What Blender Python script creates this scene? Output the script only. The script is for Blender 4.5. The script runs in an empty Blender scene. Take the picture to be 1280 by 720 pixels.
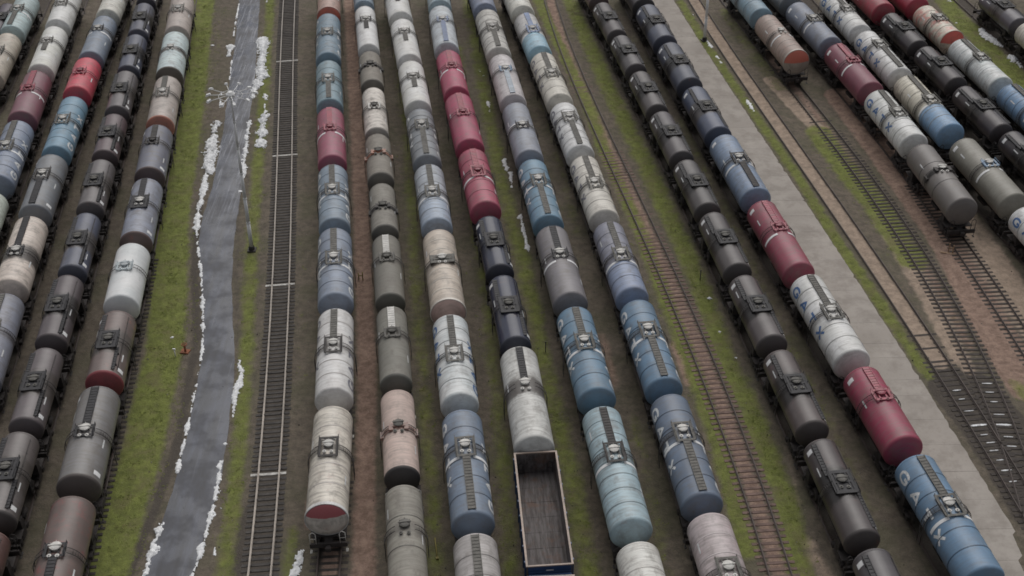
import bpy, bmesh, math, random
import numpy as np
from mathutils import Matrix, Vector

# ------------------------------------------------------------------ camera, sky, sun, exposure
S = bpy.context.scene
COL = S.collection
FPX, TH, ROLL, HCAM = 1549.0, math.radians(35.4), math.radians(0.89), 67.0
cd = bpy.data.cameras.new('camera')
cam = bpy.data.objects.new('camera', cd)
COL.objects.link(cam)
S.camera = cam
cd.sensor_width = 36.0
cd.lens = FPX / 1280 * 36
cd.clip_start, cd.clip_end = 1.0, 6000
_c, _s, _ct, _st = math.cos(ROLL), math.sin(ROLL), math.cos(TH), math.sin(TH)
_R = Vector((_c, -_s * _st, -_s * _ct)); _D = Vector((-_s, -_c * _st, -_c * _ct)); _F = Vector((0, _ct, -_st))
cam.matrix_world = Matrix(((_R.x, -_D.x, -_F.x, 0), (_R.y, -_D.y, -_F.y, 0), (_R.z, -_D.z, -_F.z, HCAM), (0, 0, 0, 1)))

SUN_EL, SUN_AZ = math.radians(55), math.radians(8)      # overcast, light from the far side, high
W = bpy.data.worlds.new('World'); S.world = W; W.use_nodes = True
wn = W.node_tree.nodes; wl = W.node_tree.links
wn.clear()
sky = wn.new('ShaderNodeTexSky'); sky.sky_type = 'NISHITA'; sky.sun_disc = False
sky.sun_elevation = SUN_EL; sky.sun_rotation = SUN_AZ
sky.air_density = 1.0; sky.dust_density = 4.0; sky.ozone_density = 1.0
hs = wn.new('ShaderNodeHueSaturation'); hs.inputs['Saturation'].default_value = 0.2   # cloud cover: grey daylight
bg = wn.new('ShaderNodeBackground'); bg.inputs['Strength'].default_value = 0.105
wo = wn.new('ShaderNodeOutputWorld')
wl.new(sky.outputs[0], hs.inputs['Color']); wl.new(hs.outputs[0], bg.inputs['Color']); wl.new(bg.outputs[0], wo.inputs['Surface'])
sd = bpy.data.lights.new('sun', 'SUN'); sd.energy = 1.5; sd.angle = math.radians(65); sd.color = (1.0, 0.97, 0.93)
sun = bpy.data.objects.new('sun', sd); COL.objects.link(sun)
sv = Vector((math.sin(SUN_AZ) * math.cos(SUN_EL), math.cos(SUN_AZ) * math.cos(SUN_EL), math.sin(SUN_EL)))
sun.rotation_euler = (-sv).to_track_quat('-Z', 'Y').to_euler(); sun.location = (0, 100, 80)
S.view_settings.view_transform = 'Standard'; S.view_settings.look = 'None'
S.view_settings.exposure = -0.46; S.view_settings.gamma = 1.0; S.view_settings.use_curve_mapping = False
S.cycles.filter_width = 1.7
S.cycles.max_bounces = 6

RNG = random.Random(7)
NR = np.random.RandomState(5)
GAIN = 0.62                                               # display value of a white card lying flat

def unp(px, py, z=0.0):                                   # a measured sight line met with the plane at height z
    u = (px - 640) / FPX; v = (py - 360) / FPX
    u, v = _c * u - _s * v, _s * u + _c * v
    d = (u, _ct - v * _st, -_st - v * _ct)
    t = (HCAM - z) / -d[2]
    return (d[0] * t, d[1] * t)

def lin(c):
    r = []
    for v in c:
        v /= 255.0
        r.append(v / 12.92 if v <= 0.04045 else ((v + 0.055) / 1.055) ** 2.4)
    return r

def alb(c, g=GAIN):
    return [min(0.86, v / g) for v in lin(c)]

# ------------------------------------------------------------------ node helpers and materials
class NT:
    def __init__(s, name):
        s.m = bpy.data.materials.new(name); s.m.use_nodes = True
        s.t = s.m.node_tree; s.t.nodes.clear()
        s.b = s.t.nodes.new('ShaderNodeBsdfPrincipled'); o = s.t.nodes.new('ShaderNodeOutputMaterial')
        s.t.links.new(s.b.outputs[0], o.inputs['Surface'])
    def n(s, ty, **k):
        x = s.t.nodes.new(ty)
        for a, v in k.items(): setattr(x, a, v)
        return x
    def put(s, sock, v):
        if isinstance(v, bpy.types.NodeSocket): s.t.links.new(v, sock)
        elif isinstance(v, (list, tuple)) and len(v) == 3 and sock.type == 'RGBA': sock.default_value = (*v, 1)
        else: sock.default_value = v
    def math(s, op, a, b=None, clamp=False):
        x = s.n('ShaderNodeMath', operation=op, use_clamp=clamp); s.put(x.inputs[0], a)
        if b is not None: s.put(x.inputs[1], b)
        return x.outputs[0]
    def noise(s, vec, scale, detail=3.0, rough=0.55):
        x = s.n('ShaderNodeTexNoise'); s.put(x.inputs['Vector'], vec)
        x.inputs['Scale'].default_value = scale; x.inputs['Detail'].default_value = detail; x.inputs['Roughness'].default_value = rough
        return x.outputs['Fac']
    def ramp(s, f, a, b, lo=0.0, hi=1.0):
        x = s.n('ShaderNodeMapRange', interpolation_type='SMOOTHSTEP'); s.put(x.inputs[0], f)
        for i, v in ((1, a), (2, b), (3, lo), (4, hi)): s.put(x.inputs[i], v)
        return x.outputs[0]
    def mix(s, f, a, b, blend='MIX'):
        x = s.n('ShaderNodeMix', data_type='RGBA', blend_type=blend)
        s.put(x.inputs['Factor'], f); s.put(x.inputs['A'], a); s.put(x.inputs['B'], b)
        return x.outputs['Result']
    def vec(s, v, scale=(1, 1, 1), add=None):
        x = s.n('ShaderNodeVectorMath', operation='MULTIPLY'); s.put(x.inputs[0], v); x.inputs[1].default_value = scale
        r = x.outputs[0]
        if add is not None:
            y = s.n('ShaderNodeVectorMath', operation='ADD'); s.put(y.inputs[0], r); s.put(y.inputs[1], add); r = y.outputs[0]
        return r
    def coords(s):
        return s.n('ShaderNodeTexCoord').outputs['Object']
    def rnd(s):
        o = s.n('ShaderNodeObjectInfo').outputs['Random']
        c = s.n('ShaderNodeCombineXYZ')
        for i, k in enumerate((91.0, 57.0, 33.0)): s.put(c.inputs[i], s.math('MULTIPLY', o, k))
        return c.outputs[0], o
    def bump(s, h, strength, dist=0.02):
        x = s.n('ShaderNodeBump'); x.inputs['Strength'].default_value = strength; x.inputs['Distance'].default_value = dist
        s.put(x.inputs['Height'], h); s.put(s.b.inputs['Normal'], x.outputs[0])
    def fin(s, col, rough=0.6, metal=0.0, spec=0.5):
        s.put(s.b.inputs['Base Color'], col); s.put(s.b.inputs['Roughness'], rough); s.put(s.b.inputs['Metallic'], metal)
        s.b.inputs['Specular IOR Level'].default_value = spec
        return s.m

_mats = {}
def plain(name, col, rough=0.7, metal=0.0, var=0.25, scale=1.5):
    k = (name,)
    if k in _mats: return _mats[k]
    t = NT(name); v = t.coords(); add, o = t.rnd()
    p = t.vec(v, (1, 1, 1), add)
    f = t.ramp(t.noise(p, scale, 5, 0.65), 0.3, 0.72)
    d = [c * (1 - var) for c in col]; e = [min(0.9, c * (1 + var)) for c in col]
    c = t.mix(f, d, e)
    c = t.mix(t.math('MULTIPLY', o, 0.3), c, d)
    t.bump(t.noise(p, 14, 3), 0.25, 0.01)
    _mats[k] = t.fin(c, rough, metal)
    return _mats[k]

def paint(disp, dirt=0.35, rust=0.0, spill=0.0, rough=0.36, hy=0.3, near=None, ys=0.0, rcol=(120, 62, 45), sw=0.9, metal=0.0, htop=None, htz=0.05):
    k = (tuple(disp), dirt, rust, spill, rough, hy, None if near is None else tuple(near), ys, tuple(rcol), sw, metal, htop, htz)
    if k in _mats: return _mats[k]
    t = NT('wagon_paint'); v = t.coords(); add, o = t.rnd()
    sep = t.n('ShaderNodeSeparateXYZ'); t.put(sep.inputs[0], v); y = sep.outputs[1]
    base = alb(disp)
    c = t.mix(t.ramp(t.noise(t.vec(v, (1, 1, 1), add), 0.45, 4, 0.6), 0.25, 0.75), [b * 0.84 for b in base], [min(0.88, b * 1.12) for b in base])
    if near is not None:
        nb = alb(near)
        c = t.mix(t.ramp(y, ys + 0.03, ys - 0.03), c, nb)
    # runs of grime down the flanks
    st = t.noise(t.vec(v, (0.55, 5.0, 0.55), add), 1.0, 6, 0.7)
    grime = alb((92, 86, 80))
    lum = sum(base) / 3
    if lum < 0.15: grime = [b * 0.55 + 0.03 for b in base]
    c = t.mix(t.math('MULTIPLY', t.ramp(st, 0.40, 0.70), min(0.95, dirt * 1.25)), c, grime)
    st2 = t.noise(t.vec(v, (0.3, 11.0, 0.3), add), 1.0, 5, 0.75)
    c = t.mix(t.math('MULTIPLY', t.ramp(st2, 0.56, 0.68), min(0.6, dirt * (0.45 if lum > 0.4 else 0.9))), c, [g * 0.6 for g in grime])
    bl = t.noise(t.vec(v, (1, 0.7, 1), add), 1.1, 8, 0.72)
    c = t.mix(t.math('MULTIPLY', t.ramp(bl, 0.48, 0.68), min(0.8, dirt * 1.1)), c, [g * 0.8 for g in grime])
    # pale scuffs
    sc = t.noise(t.vec(v, (1.2, 2.0, 1.2), add), 2.3, 9, 0.75)
    c = t.mix(t.math('MULTIPLY', t.ramp(sc, 0.6, 0.72), 0.22), c, [min(0.85, b * 1.35 + 0.05) for b in base])
    rs = t.noise(t.vec(v, (1.3, 2.6, 1.0), add), 1.7, 10, 0.8)
    c = t.mix(t.math('MULTIPLY', t.ramp(rs, 0.60, 0.70), 0.5), c, alb((98, 74, 62)))
    if htop is not None:
        c = t.mix(t.ramp(t.math('ADD', sep.outputs[2], t.math('MULTIPLY', t.noise(v, 1.5, 4), 0.3)), 2.92 + 0.15 + htz, 2.92 + 0.22 + htz), c, alb(htop))
    if rust > 0:
        rn = t.noise(t.vec(v, (0.8, 0.9, 0.8), add), 0.9, 9, 0.74)
        c = t.mix(t.math('MULTIPLY', t.ramp(rn, 0.62 - 0.22 * rust, 0.74 - 0.12 * rust), 0.85 * min(1, rust + 0.3)), c, alb(rcol))
    if spill > 0:
        dd = t.math('ABSOLUTE', t.math('SUBTRACT', y, hy))
        dd = t.math('ADD', dd, t.math('MULTIPLY', t.math('SUBTRACT', t.noise(t.vec(v, (1.5, 3.5, 0.8), add), 1.0, 6, 0.7), 0.5), 1.5))
        c = t.mix(t.math('MULTIPLY', t.ramp(dd, sw + 0.3, sw - 0.3), spill), c, alb((62, 57, 54) if lum > 0.12 else (36, 33, 32)))
    kd = 0.35 if lum < 0.12 else 1.0
    c = t.mix(t.math('ADD', t.math('MULTIPLY', bl, 0.13 * kd), 0.03 * kd), c, alb((118, 115, 111)))     # film of dust
    t.bump(t.noise(t.vec(v, (1, 1, 1), add), 3.0, 3), 0.12, 0.02)
    r = t.math('ADD', t.math('MULTIPLY', bl, 0.3), rough - 0.12)
    _mats[k] = t.fin(c, r, metal)
    return _mats[k]

M_DARK = plain('dark_steel', alb((52, 49, 48)), 0.65, 0.0, 0.35)
M_FRAME = plain('frame_steel', alb((46, 42, 41)), 0.8, 0.0, 0.35)
M_GRATE = plain('grating_steel', alb((84, 82, 78)), 0.65, 0.0, 0.35, 2.5)
M_GRATED = plain('dark_grating', alb((34, 33, 36)), 0.6, 0.0, 0.4, 2.5)
M_LIGHT = plain('pale_fitting', alb((168, 166, 162)), 0.5, 0.0, 0.2)
M_WHITE = plain('white_marking', alb((206, 206, 202)), 0.55, 0.0, 0.12, 3.0)
M_WLET = plain('worn_white_lettering', alb((186, 188, 188)), 0.6, 0.0, 0.3, 5.0)
M_BLUEL = plain('blue_lettering', alb((66, 92, 130)), 0.55, 0.0, 0.2, 3.0)
M_INK = plain('dark_lettering', alb((104, 103, 110)), 0.55, 0.0, 0.2, 3.0)
M_WHEEL = plain('wheel_steel', alb((56, 52, 50)), 0.6, 0.0, 0.3)
M_RIB = plain('weld_ring', alb((72, 76, 82)), 0.6, 0.0, 0.3)
M_RAILB = plain('bright_rail', alb((108, 102, 96)), 0.35, 0.5, 0.2, 0.7)
M_RAILR = plain('rusty_rail', alb((62, 52, 48)), 0.6, 0.0, 0.3, 0.7)
M_SLEEP = plain('grey_sleeper', alb((60, 57, 55)), 0.85, 0.0, 0.35, 2.0)
M_SLEEPB = plain('brown_sleeper', alb((96, 80, 74)), 0.9, 0.0, 0.3, 2.0)
M_SLEEPD = plain('dark_sleeper', alb((58, 53, 50)), 0.9, 0.0, 0.3, 2.0)
M_MAST = plain('galvanised_mast', alb((215, 215, 210)), 0.55, 0.0, 0.2, 0.6)
M_RUSTY = plain('rusty_iron', alb((120, 74, 52)), 0.8, 0.0, 0.4)
M_YEL = plain('faded_yellow', alb((112, 104, 58)), 0.7, 0.0, 0.25)
M_WOOD = plain('bare_wood', alb((140, 118, 96)), 0.8, 0.0, 0.3)

# ------------------------------------------------------------------ mesh helpers
class MB:
    def __init__(s): s.v = []; s.f = []; s.sm = []
    def add(s, vs, fs, smooth=False):
        o = len(s.v); s.v += [tuple(p) for p in vs]
        for f in fs: s.f.append([o + i for i in f]); s.sm.append(smooth)
        return s
    def box(s, x0, x1, y0, y1, z0, z1):
        return s.add([(x0, y0, z0), (x1, y0, z0), (x1, y1, z0), (x0, y1, z0), (x0, y0, z1), (x1, y0, z1), (x1, y1, z1), (x0, y1, z1)],
                     [(0, 3, 2, 1), (4, 5, 6, 7), (0, 1, 5, 4), (1, 2, 6, 5), (2, 3, 7, 6), (3, 0, 4, 7)])
    def bar(s, a, b, r, n=6, r2=None, smooth=True):
        a = Vector(a); b = Vector(b); d = (b - a).normalized()
        u = d.orthogonal().normalized(); w = d.cross(u); r2 = r if r2 is None else r2
        vs = [];
        for p, q in ((a, r), (b, r2)):
            for i in range(n):
                t = 2 * math.pi * i / n; vs.append(p + u * (q * math.cos(t)) + w * (q * math.sin(t)))
        fs = [(i, (i + 1) % n, n + (i + 1) % n, n + i) for i in range(n)]
        s.add(vs, fs, smooth); o = len(s.v) - 2 * n
        s.f.append([o + i for i in reversed(range(n))]); s.sm.append(False)
        s.f.append([o + n + i for i in range(n)]); s.sm.append(False)
        return s
    def path(s, pts, r, n=5):
        for a, b in zip(pts, pts[1:]): s.bar(a, b, r, n)
        return s
    def lathe(s, prof, axis='y', c=(0, 0, 0), n=36, smooth=True, a0=0.0, a1=2 * math.pi):
        full = abs(a1 - a0 - 2 * math.pi) < 1e-6; m = n if full else n + 1
        vs = []
        for (r, h) in prof:
            for i in range(m):
                t = a0 + (a1 - a0) * i / n
                x, z = r * math.sin(t), r * math.cos(t)
                vs.append((c[0] + x, c[1] + h, c[2] + z) if axis == 'y' else (c[0] + x, c[1] + z, c[2] + h))
        fs = []
        for k in range(len(prof) - 1):
            for i in range(n):
                j = (i + 1) % m
                q = (k * m + i, k * m + j, (k + 1) * m + j, (k + 1) * m + i)
                fs.append(q if axis == 'z' else q[::-1])
        return s.add(vs, fs, smooth)
    def mesh(s, name, mat=None):
        me = bpy.data.meshes.new(name); me.from_pydata(s.v, [], s.f)
        me.polygons.foreach_set('use_smooth', s.sm)
        if mat: me.materials.append(mat)
        me.update(); return me

_meshes = {}
def cached(key, fn, name):
    if key not in _meshes: _meshes[key] = fn().mesh(name)
    return _meshes[key]

def link(name, me, mat, parent=None):
    if len(me.materials) == 0: me.materials.append(mat)
    o = bpy.data.objects.new(name, me); COL.objects.link(o)
    if parent is not None: o.parent = parent
    if me.materials[0] is not mat:
        o.material_slots[0].link = 'OBJECT'; o.material_slots[0].material = mat
    return o

def thing(name, label, cat, loc=(0, 0, 0), rz=0.0, group=None):
    o = bpy.data.objects.new(name, None); COL.objects.link(o); o.empty_display_size = 0.5
    o.location = loc; o.rotation_euler = (0, 0, rz); o['label'] = label; o['category'] = cat
    if group: o['group'] = group
    return o

# ------------------------------------------------------------------ wagon parts (local y along the track, +y = far, z = 0 at rail head)
BIG = dict(R=1.53, ax=2.92); SMALL = dict(R=1.31, ax=2.80)

def g_barrel(R, ax, L):
    m = MB(); h = L / 2
    n = max(2, int(L / 1.2)); prof = [(R, -h + L * i / n) for i in range(n + 1)]
    return m.lathe(prof, c=(0, 0, ax), n=44)
def g_end(R, ax, L, sgn):
    prof = [(R + 0.012, 0.0), (R + 0.012, -0.07)]
    for i in range(1, 5):                        # tight knuckle, then a shallow dish
        t = i / 4 * math.radians(66); prof.append((R - 0.2 + 0.2 * math.cos(t), -0.07 - 0.2 * math.sin(t)))
    r1, y1 = prof[-1]
    for i in range(1, 8): prof.append((max(0.0005, r1 * (1 - i / 7)), y1 - 0.34 * (1 - (1 - i / 7) ** 2)))
    m = MB(); m.lathe([(r, y) for r, y in prof], c=(0, 0, ax), n=44)
    h = L / 2
    if sgn < 0: m.v = [(x, y - h + 0.02, z) for x, y, z in m.v]
    else:
        m.v = [(-x, -y + h - 0.02, z) for x, y, z in m.v]
    return m
def g_ring(R, ax, w=0.07, t=0.022, a0=0.0, a1=2 * math.pi, n=44):
    return MB().lathe([(R, -w / 2), (R + t, -w / 2), (R + t, w / 2), (R, w / 2)], c=(0, 0, ax), n=n, smooth=False, a0=a0, a1=a1)
def g_frame(L, R):
    m = MB(); h = L / 2
    m.box(-0.28, 0.28, -h - 0.35, h + 0.35, 0.85, 1.22)
    for s in (-1, 1):
        y = s * (h + 0.2); m.box(-1.35, 1.35, min(y, y + s * 0.18), max(y, y + s * 0.18), 0.86, 1.25)
        m.box(-1.3, 1.3, y - s * 1.0 - 0.5, y - s * 1.0 + 0.5, 1.2235, 1.28)
        for x in (-1, 1):                        # tank saddle
            m.box(x * 0.95 - 0.25, x * 0.95 + 0.25, s * (h - 1.6) - 0.3, s * (h - 1.6) + 0.3, 1.0, 2.0)
        m.box(-1.2, 1.2, s * (h - 1.6) - 0.22, s * (h - 1.6) + 0.22, 0.95, 1.32)
    m.box(-0.5, 0.5, -1.3, 0.2, 0.55, 0.83)      # brake gear
    m.bar((0.75, -1.6, 0.72), (0.75, -0.6, 0.72), 0.2, 10)
    return m
def g_bogie():
    m = MB()
    for x in (-1, 1):
        m.box(x * 1.02 - 0.08, x * 1.02 + 0.08, -1.15, 1.15, 0.45, 0.62)
        m.box(x * 1.02 - 0.1, x * 1.02 + 0.1, -0.45, 0.45, 0.28, 0.78)
        for y in (-0.925, 0.925): m.box(x * 1.03 - 0.12, x * 1.03 + 0.12, y - 0.17, y + 0.17, 0.3, 0.64)
    m.box(-1.0, 1.0, -0.22, 0.22, 0.5, 0.84)
    return m
def g_wheelset():
    m = MB()
    m.bar((-1.0, 0, 0.475), (1.0, 0, 0.475), 0.08, 8)
    for x in (-1, 1):
        m.bar((x * 0.73, 0, 0.475), (x * 0.86, 0, 0.475), 0.475, 20, smooth=False)
        m.bar((x * 0.70, 0, 0.475), (x * 0.7301, 0, 0.475), 0.505, 20, smooth=False)
    return m
def g_coupler(L, sgn):
    h = L / 2; m = MB(); y0, y1 = h + 0.3, h + 0.78
    m.box(-0.11, 0.11, sgn * y0 if sgn > 0 else -y1, y1 if sgn > 0 else -y0, 0.92, 1.12)
    yc = sgn * (h + 0.68); m.box(-0.2, 0.17, yc - 0.14, yc + 0.14, 0.86, 1.18)
    return m
def g_rail(L, x, sgn):                           # end hand rails on the platform
    m = MB(); y = sgn * (L / 2 + 0.34)
    for x in (x,):
        m.path([(x * 1.28, y, 1.25), (x * 1.28, y, 2.25), (x * 1.05, y, 2.42), (x * 0.86, y, 2.25), (x * 0.86, y, 1.25)], 0.03)
        m.bar((x * 1.28, y, 1.75), (x * 0.86, y, 1.75), 0.022, 5)
        m.box(x * 1.3 - 0.08, x * 1.3 + 0.08, y - 0.15, y + 0.15, 0.45, 0.5)
        m.bar((x * 1.3, y, 0.47), (x * 1.3, y, 0.9), 0.025, 5)
    return m
def g_walk(R, ax, y0, y1, w=0.5, xo=0.0):
    m = MB(); z = ax + math.sqrt(R * R - xo * xo) + 0.07
    n = max(1, int((y1 - y0) / 0.3)); st = (y1 - y0) / n
    for i in range(n): m.box(xo - w / 2, xo + w / 2, y0 + i * st + 0.025, y0 + (i + 1) * st - 0.025, z, z + 0.035)
    for s in (-1, 1):
        x = xo + s * (w / 2 + 0.02); m.box(x - 0.02, x + 0.02, y0, y1, z - 0.03, z + 0.075)
    k = max(2, int((y1 - y0) / 1.5))
    for i in range(k):
        y = y0 + (i + 0.5) * (y1 - y0) / k; m.box(xo - 0.2, xo + 0.2, y - 0.04, y + 0.04, z - 0.22, z - 0.001)
    return m
def g_plat(R, ax, hy, w, l, dense):
    m = MB(); z = ax + R + 0.07; hw = w / 2; y0, y1 = hy - l / 2, hy + l / 2
    bw = 0.2 if not dense else 0.3
    for s in (-1, 1):
        x = s * (hw - bw / 2); m.box(x - bw / 2, x + bw / 2, y0, y1, z, z + 0.04)
        y = hy + s * (l / 2 - bw / 2); m.box(-hw + bw + 0.002, hw - bw - 0.002, y - bw / 2, y + bw / 2, z, z + 0.04)
        m.box(s * (hw - 0.1) - 0.03, s * (hw - 0.1) + 0.03, y0 + 0.2, y1 - 0.2, z - 0.5, z - 0.001)
        # low hand rail
        x = s * (hw - 0.03)
        for yy in (y0 + 0.04, hy, y1 - 0.04): m.bar((x, yy, z), (x, yy, z + 0.26), 0.022, 5)
        m.bar((x, y0 + 0.04, z + 0.26), (x, y1 - 0.04, z + 0.26), 0.026, 5)
        m.box(s * (hw - 0.45) - 0.05, s * (hw - 0.45) + 0.05, y0 + bw, y1 - bw, z - 0.01, z + 0.03)
    if dense:
        m.box(-hw + bw + 0.003, hw - bw - 0.003, hy - 0.1, hy + 0.1, z, z + 0.04)
        m.box(-hw + bw, hw - bw, y0 + bw, y1 - bw, z - 0.06, z - 0.03)
    return m
def g_hatch(R, ax, hy, r=0.33, h=0.2):
    z = ax + R - 0.05
    m = MB().lathe([(r, 0), (r, h), (r + 0.06, h), (r + 0.06, h + 0.06), (r * 0.8, h + 0.11), (0.001, h + 0.14)], axis='z', c=(0, hy, z), n=20, smooth=False)
    m.box(-r - 0.12, r + 0.12, hy - 0.04, hy + 0.04, z + h + 0.12, z + h + 0.17)
    for i in range(6):
        t = i * math.pi / 3 + 0.5; x, y = (r + 0.06) * math.cos(t), hy + (r + 0.06) * math.sin(t)
        m.bar((x, y, z + h - 0.1), (x, y, z + h + 0.14), 0.025, 5)
    return m
def g_valve(R, ax, x, y):
    z = ax + math.sqrt(R * R - x * x) - 0.03
    return MB().lathe([(0.11, 0), (0.11, 0.14), (0.15, 0.14), (0.15, 0.18), (0.06, 0.19), (0.06, 0.26), (0.001, 0.27)], axis='z', c=(x, y, z), n=12, smooth=False)
def g_ladder(R, ax, hy, side, w=0.4, top=12):
    m = MB(); rr = R + 0.16; a = [math.radians(t) for t in range(top, 97, 7)]
    P = [(side * rr * math.sin(t), ax + rr * math.cos(t)) for t in a] + [(side * rr, 1.15)]
    for yy in (hy - w / 2, hy + w / 2): m.path([(x, yy, z) for x, z in P], 0.026, 5)
    for x, z in P[2:-1]: m.bar((x, hy - w / 2, z), (x, hy + w / 2, z), 0.018, 4)
    for k in range(3): m.bar((side * rr, hy - w / 2, 1.3 + 0.4 * k), (side * rr, hy + w / 2, 1.3 + 0.4 * k), 0.018, 4)
    return m
def g_saddle(R, ax, hy):                         # collar with two raised brackets over the crown
    m = MB()
    m.lathe([(R + 0.004, -0.28), (R + 0.03, -0.28), (R + 0.03, 0.28), (R + 0.004, 0.28)], c=(0, hy, ax), n=28, smooth=False, a0=-1.5, a1=1.5)
    for s in (-1, 1):
        for k in (0.45, 1.25):
            t = s * k; x, z = (R + 0.02) * math.sin(t), ax + (R + 0.02) * math.cos(t)
            m.box(x - 0.16, x + 0.16, hy - 0.36, hy + 0.36, z - 0.05, z + 0.2)
    m.box(-0.5, 0.5, hy - 0.06, hy + 0.06, ax + R + 0.03, ax + R + 0.14)
    return m
def g_placard(R, ax, y, side, a=60, l=0.42, span=24):
    a0 = math.radians(a) * side; d = math.radians(span) / 2
    return MB().lathe([(R + 0.006, -l / 2), (R + 0.018, -l / 2), (R + 0.018, l / 2), (R + 0.006, l / 2)], c=(0, y, ax), n=6, smooth=False, a0=a0 - d, a1=a0 + d)
def g_pipe(R, ax, L, side):
    m = MB(); x = side * 0.9; z = ax + math.sqrt(R * R - x * x) + 0.09
    m.bar((x, -L / 2 + 0.4, z), (x, L / 2 - 0.4, z), 0.03, 6)
    for k in range(6):
        y = -L / 2 + 0.5 + k * (L - 1.0) / 5; m.bar((x, y, z), (x, y, z - 0.12), 0.025, 5)
    return m

# lettering wrapped round the shell: each glyph is drawn as strokes on a 1 x 1.3 field
GLY = {'G': [[(0.95, 1.02), (0.78, 1.22), (0.5, 1.3), (0.2, 1.18), (0.06, 0.9), (0.05, 0.4), (0.2, 0.12), (0.5, 0.0), (0.8, 0.1), (0.95, 0.3), (0.95, 0.62), (0.58, 0.62)]],
       'A': [[(0.02, 0.0), (0.5, 1.3), (0.98, 0.0)], [(0.2, 0.42), (0.8, 0.42)]],
       'T': [[(0.02, 1.2), (0.98, 1.2)], [(0.5, 1.2), (0.5, 0.0)]],
       'X': [[(0.06, 0.0), (0.94, 1.3)], [(0.06, 1.3), (0.94, 0.0)]]}
def g_letters(R, ax, side, y0, pitch, w, h, amid, th, i, ch):
    m = MB(); rr = R + 0.009
    if 1:
        for li, pl in enumerate(GLY[ch]):
            rad = rr + 0.003 * li
            pts = []
            for (a, b) in zip(pl, pl[1:]):
                k = max(2, int(math.dist(a, b) / 0.12))
                pts += [(a[0] + (b[0] - a[0]) * q / k, a[1] + (b[1] - a[1]) * q / k) for q in range(k)]
            pts.append(pl[-1])
            vs = []
            for j, p in enumerate(pts):
                q0 = pts[max(0, j - 1)]; q1 = pts[min(len(pts) - 1, j + 1)]
                dx, dy = (q1[0] - q0[0]) * w, (q1[1] - q0[1]) * h; l = math.hypot(dx, dy) or 1
                nx, ny = -dy / l * th / 2, dx / l * th / 2
                for e in (1, -1):
                    along = p[0] * w + e * nx; up = (p[1] - 0.65) * h + e * ny
                    ang = math.radians(amid) - up / rr
                    # left flank reads from the far end to the near end, right flank from near to far
                    y = (y0 - i * pitch - along) if side < 0 else (-y0 + i * pitch + along)
                    vs.append((side * rad * math.sin(ang), y, ax + rad * math.cos(ang)))
            fs = [(2 * j, 2 * j + 1, 2 * j + 3, 2 * j + 2) if side < 0 else (2 * j, 2 * j + 2, 2 * j + 3, 2 * j + 1) for j in range(len(pts) - 1)]
            m.add(vs, fs)
    return m

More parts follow.
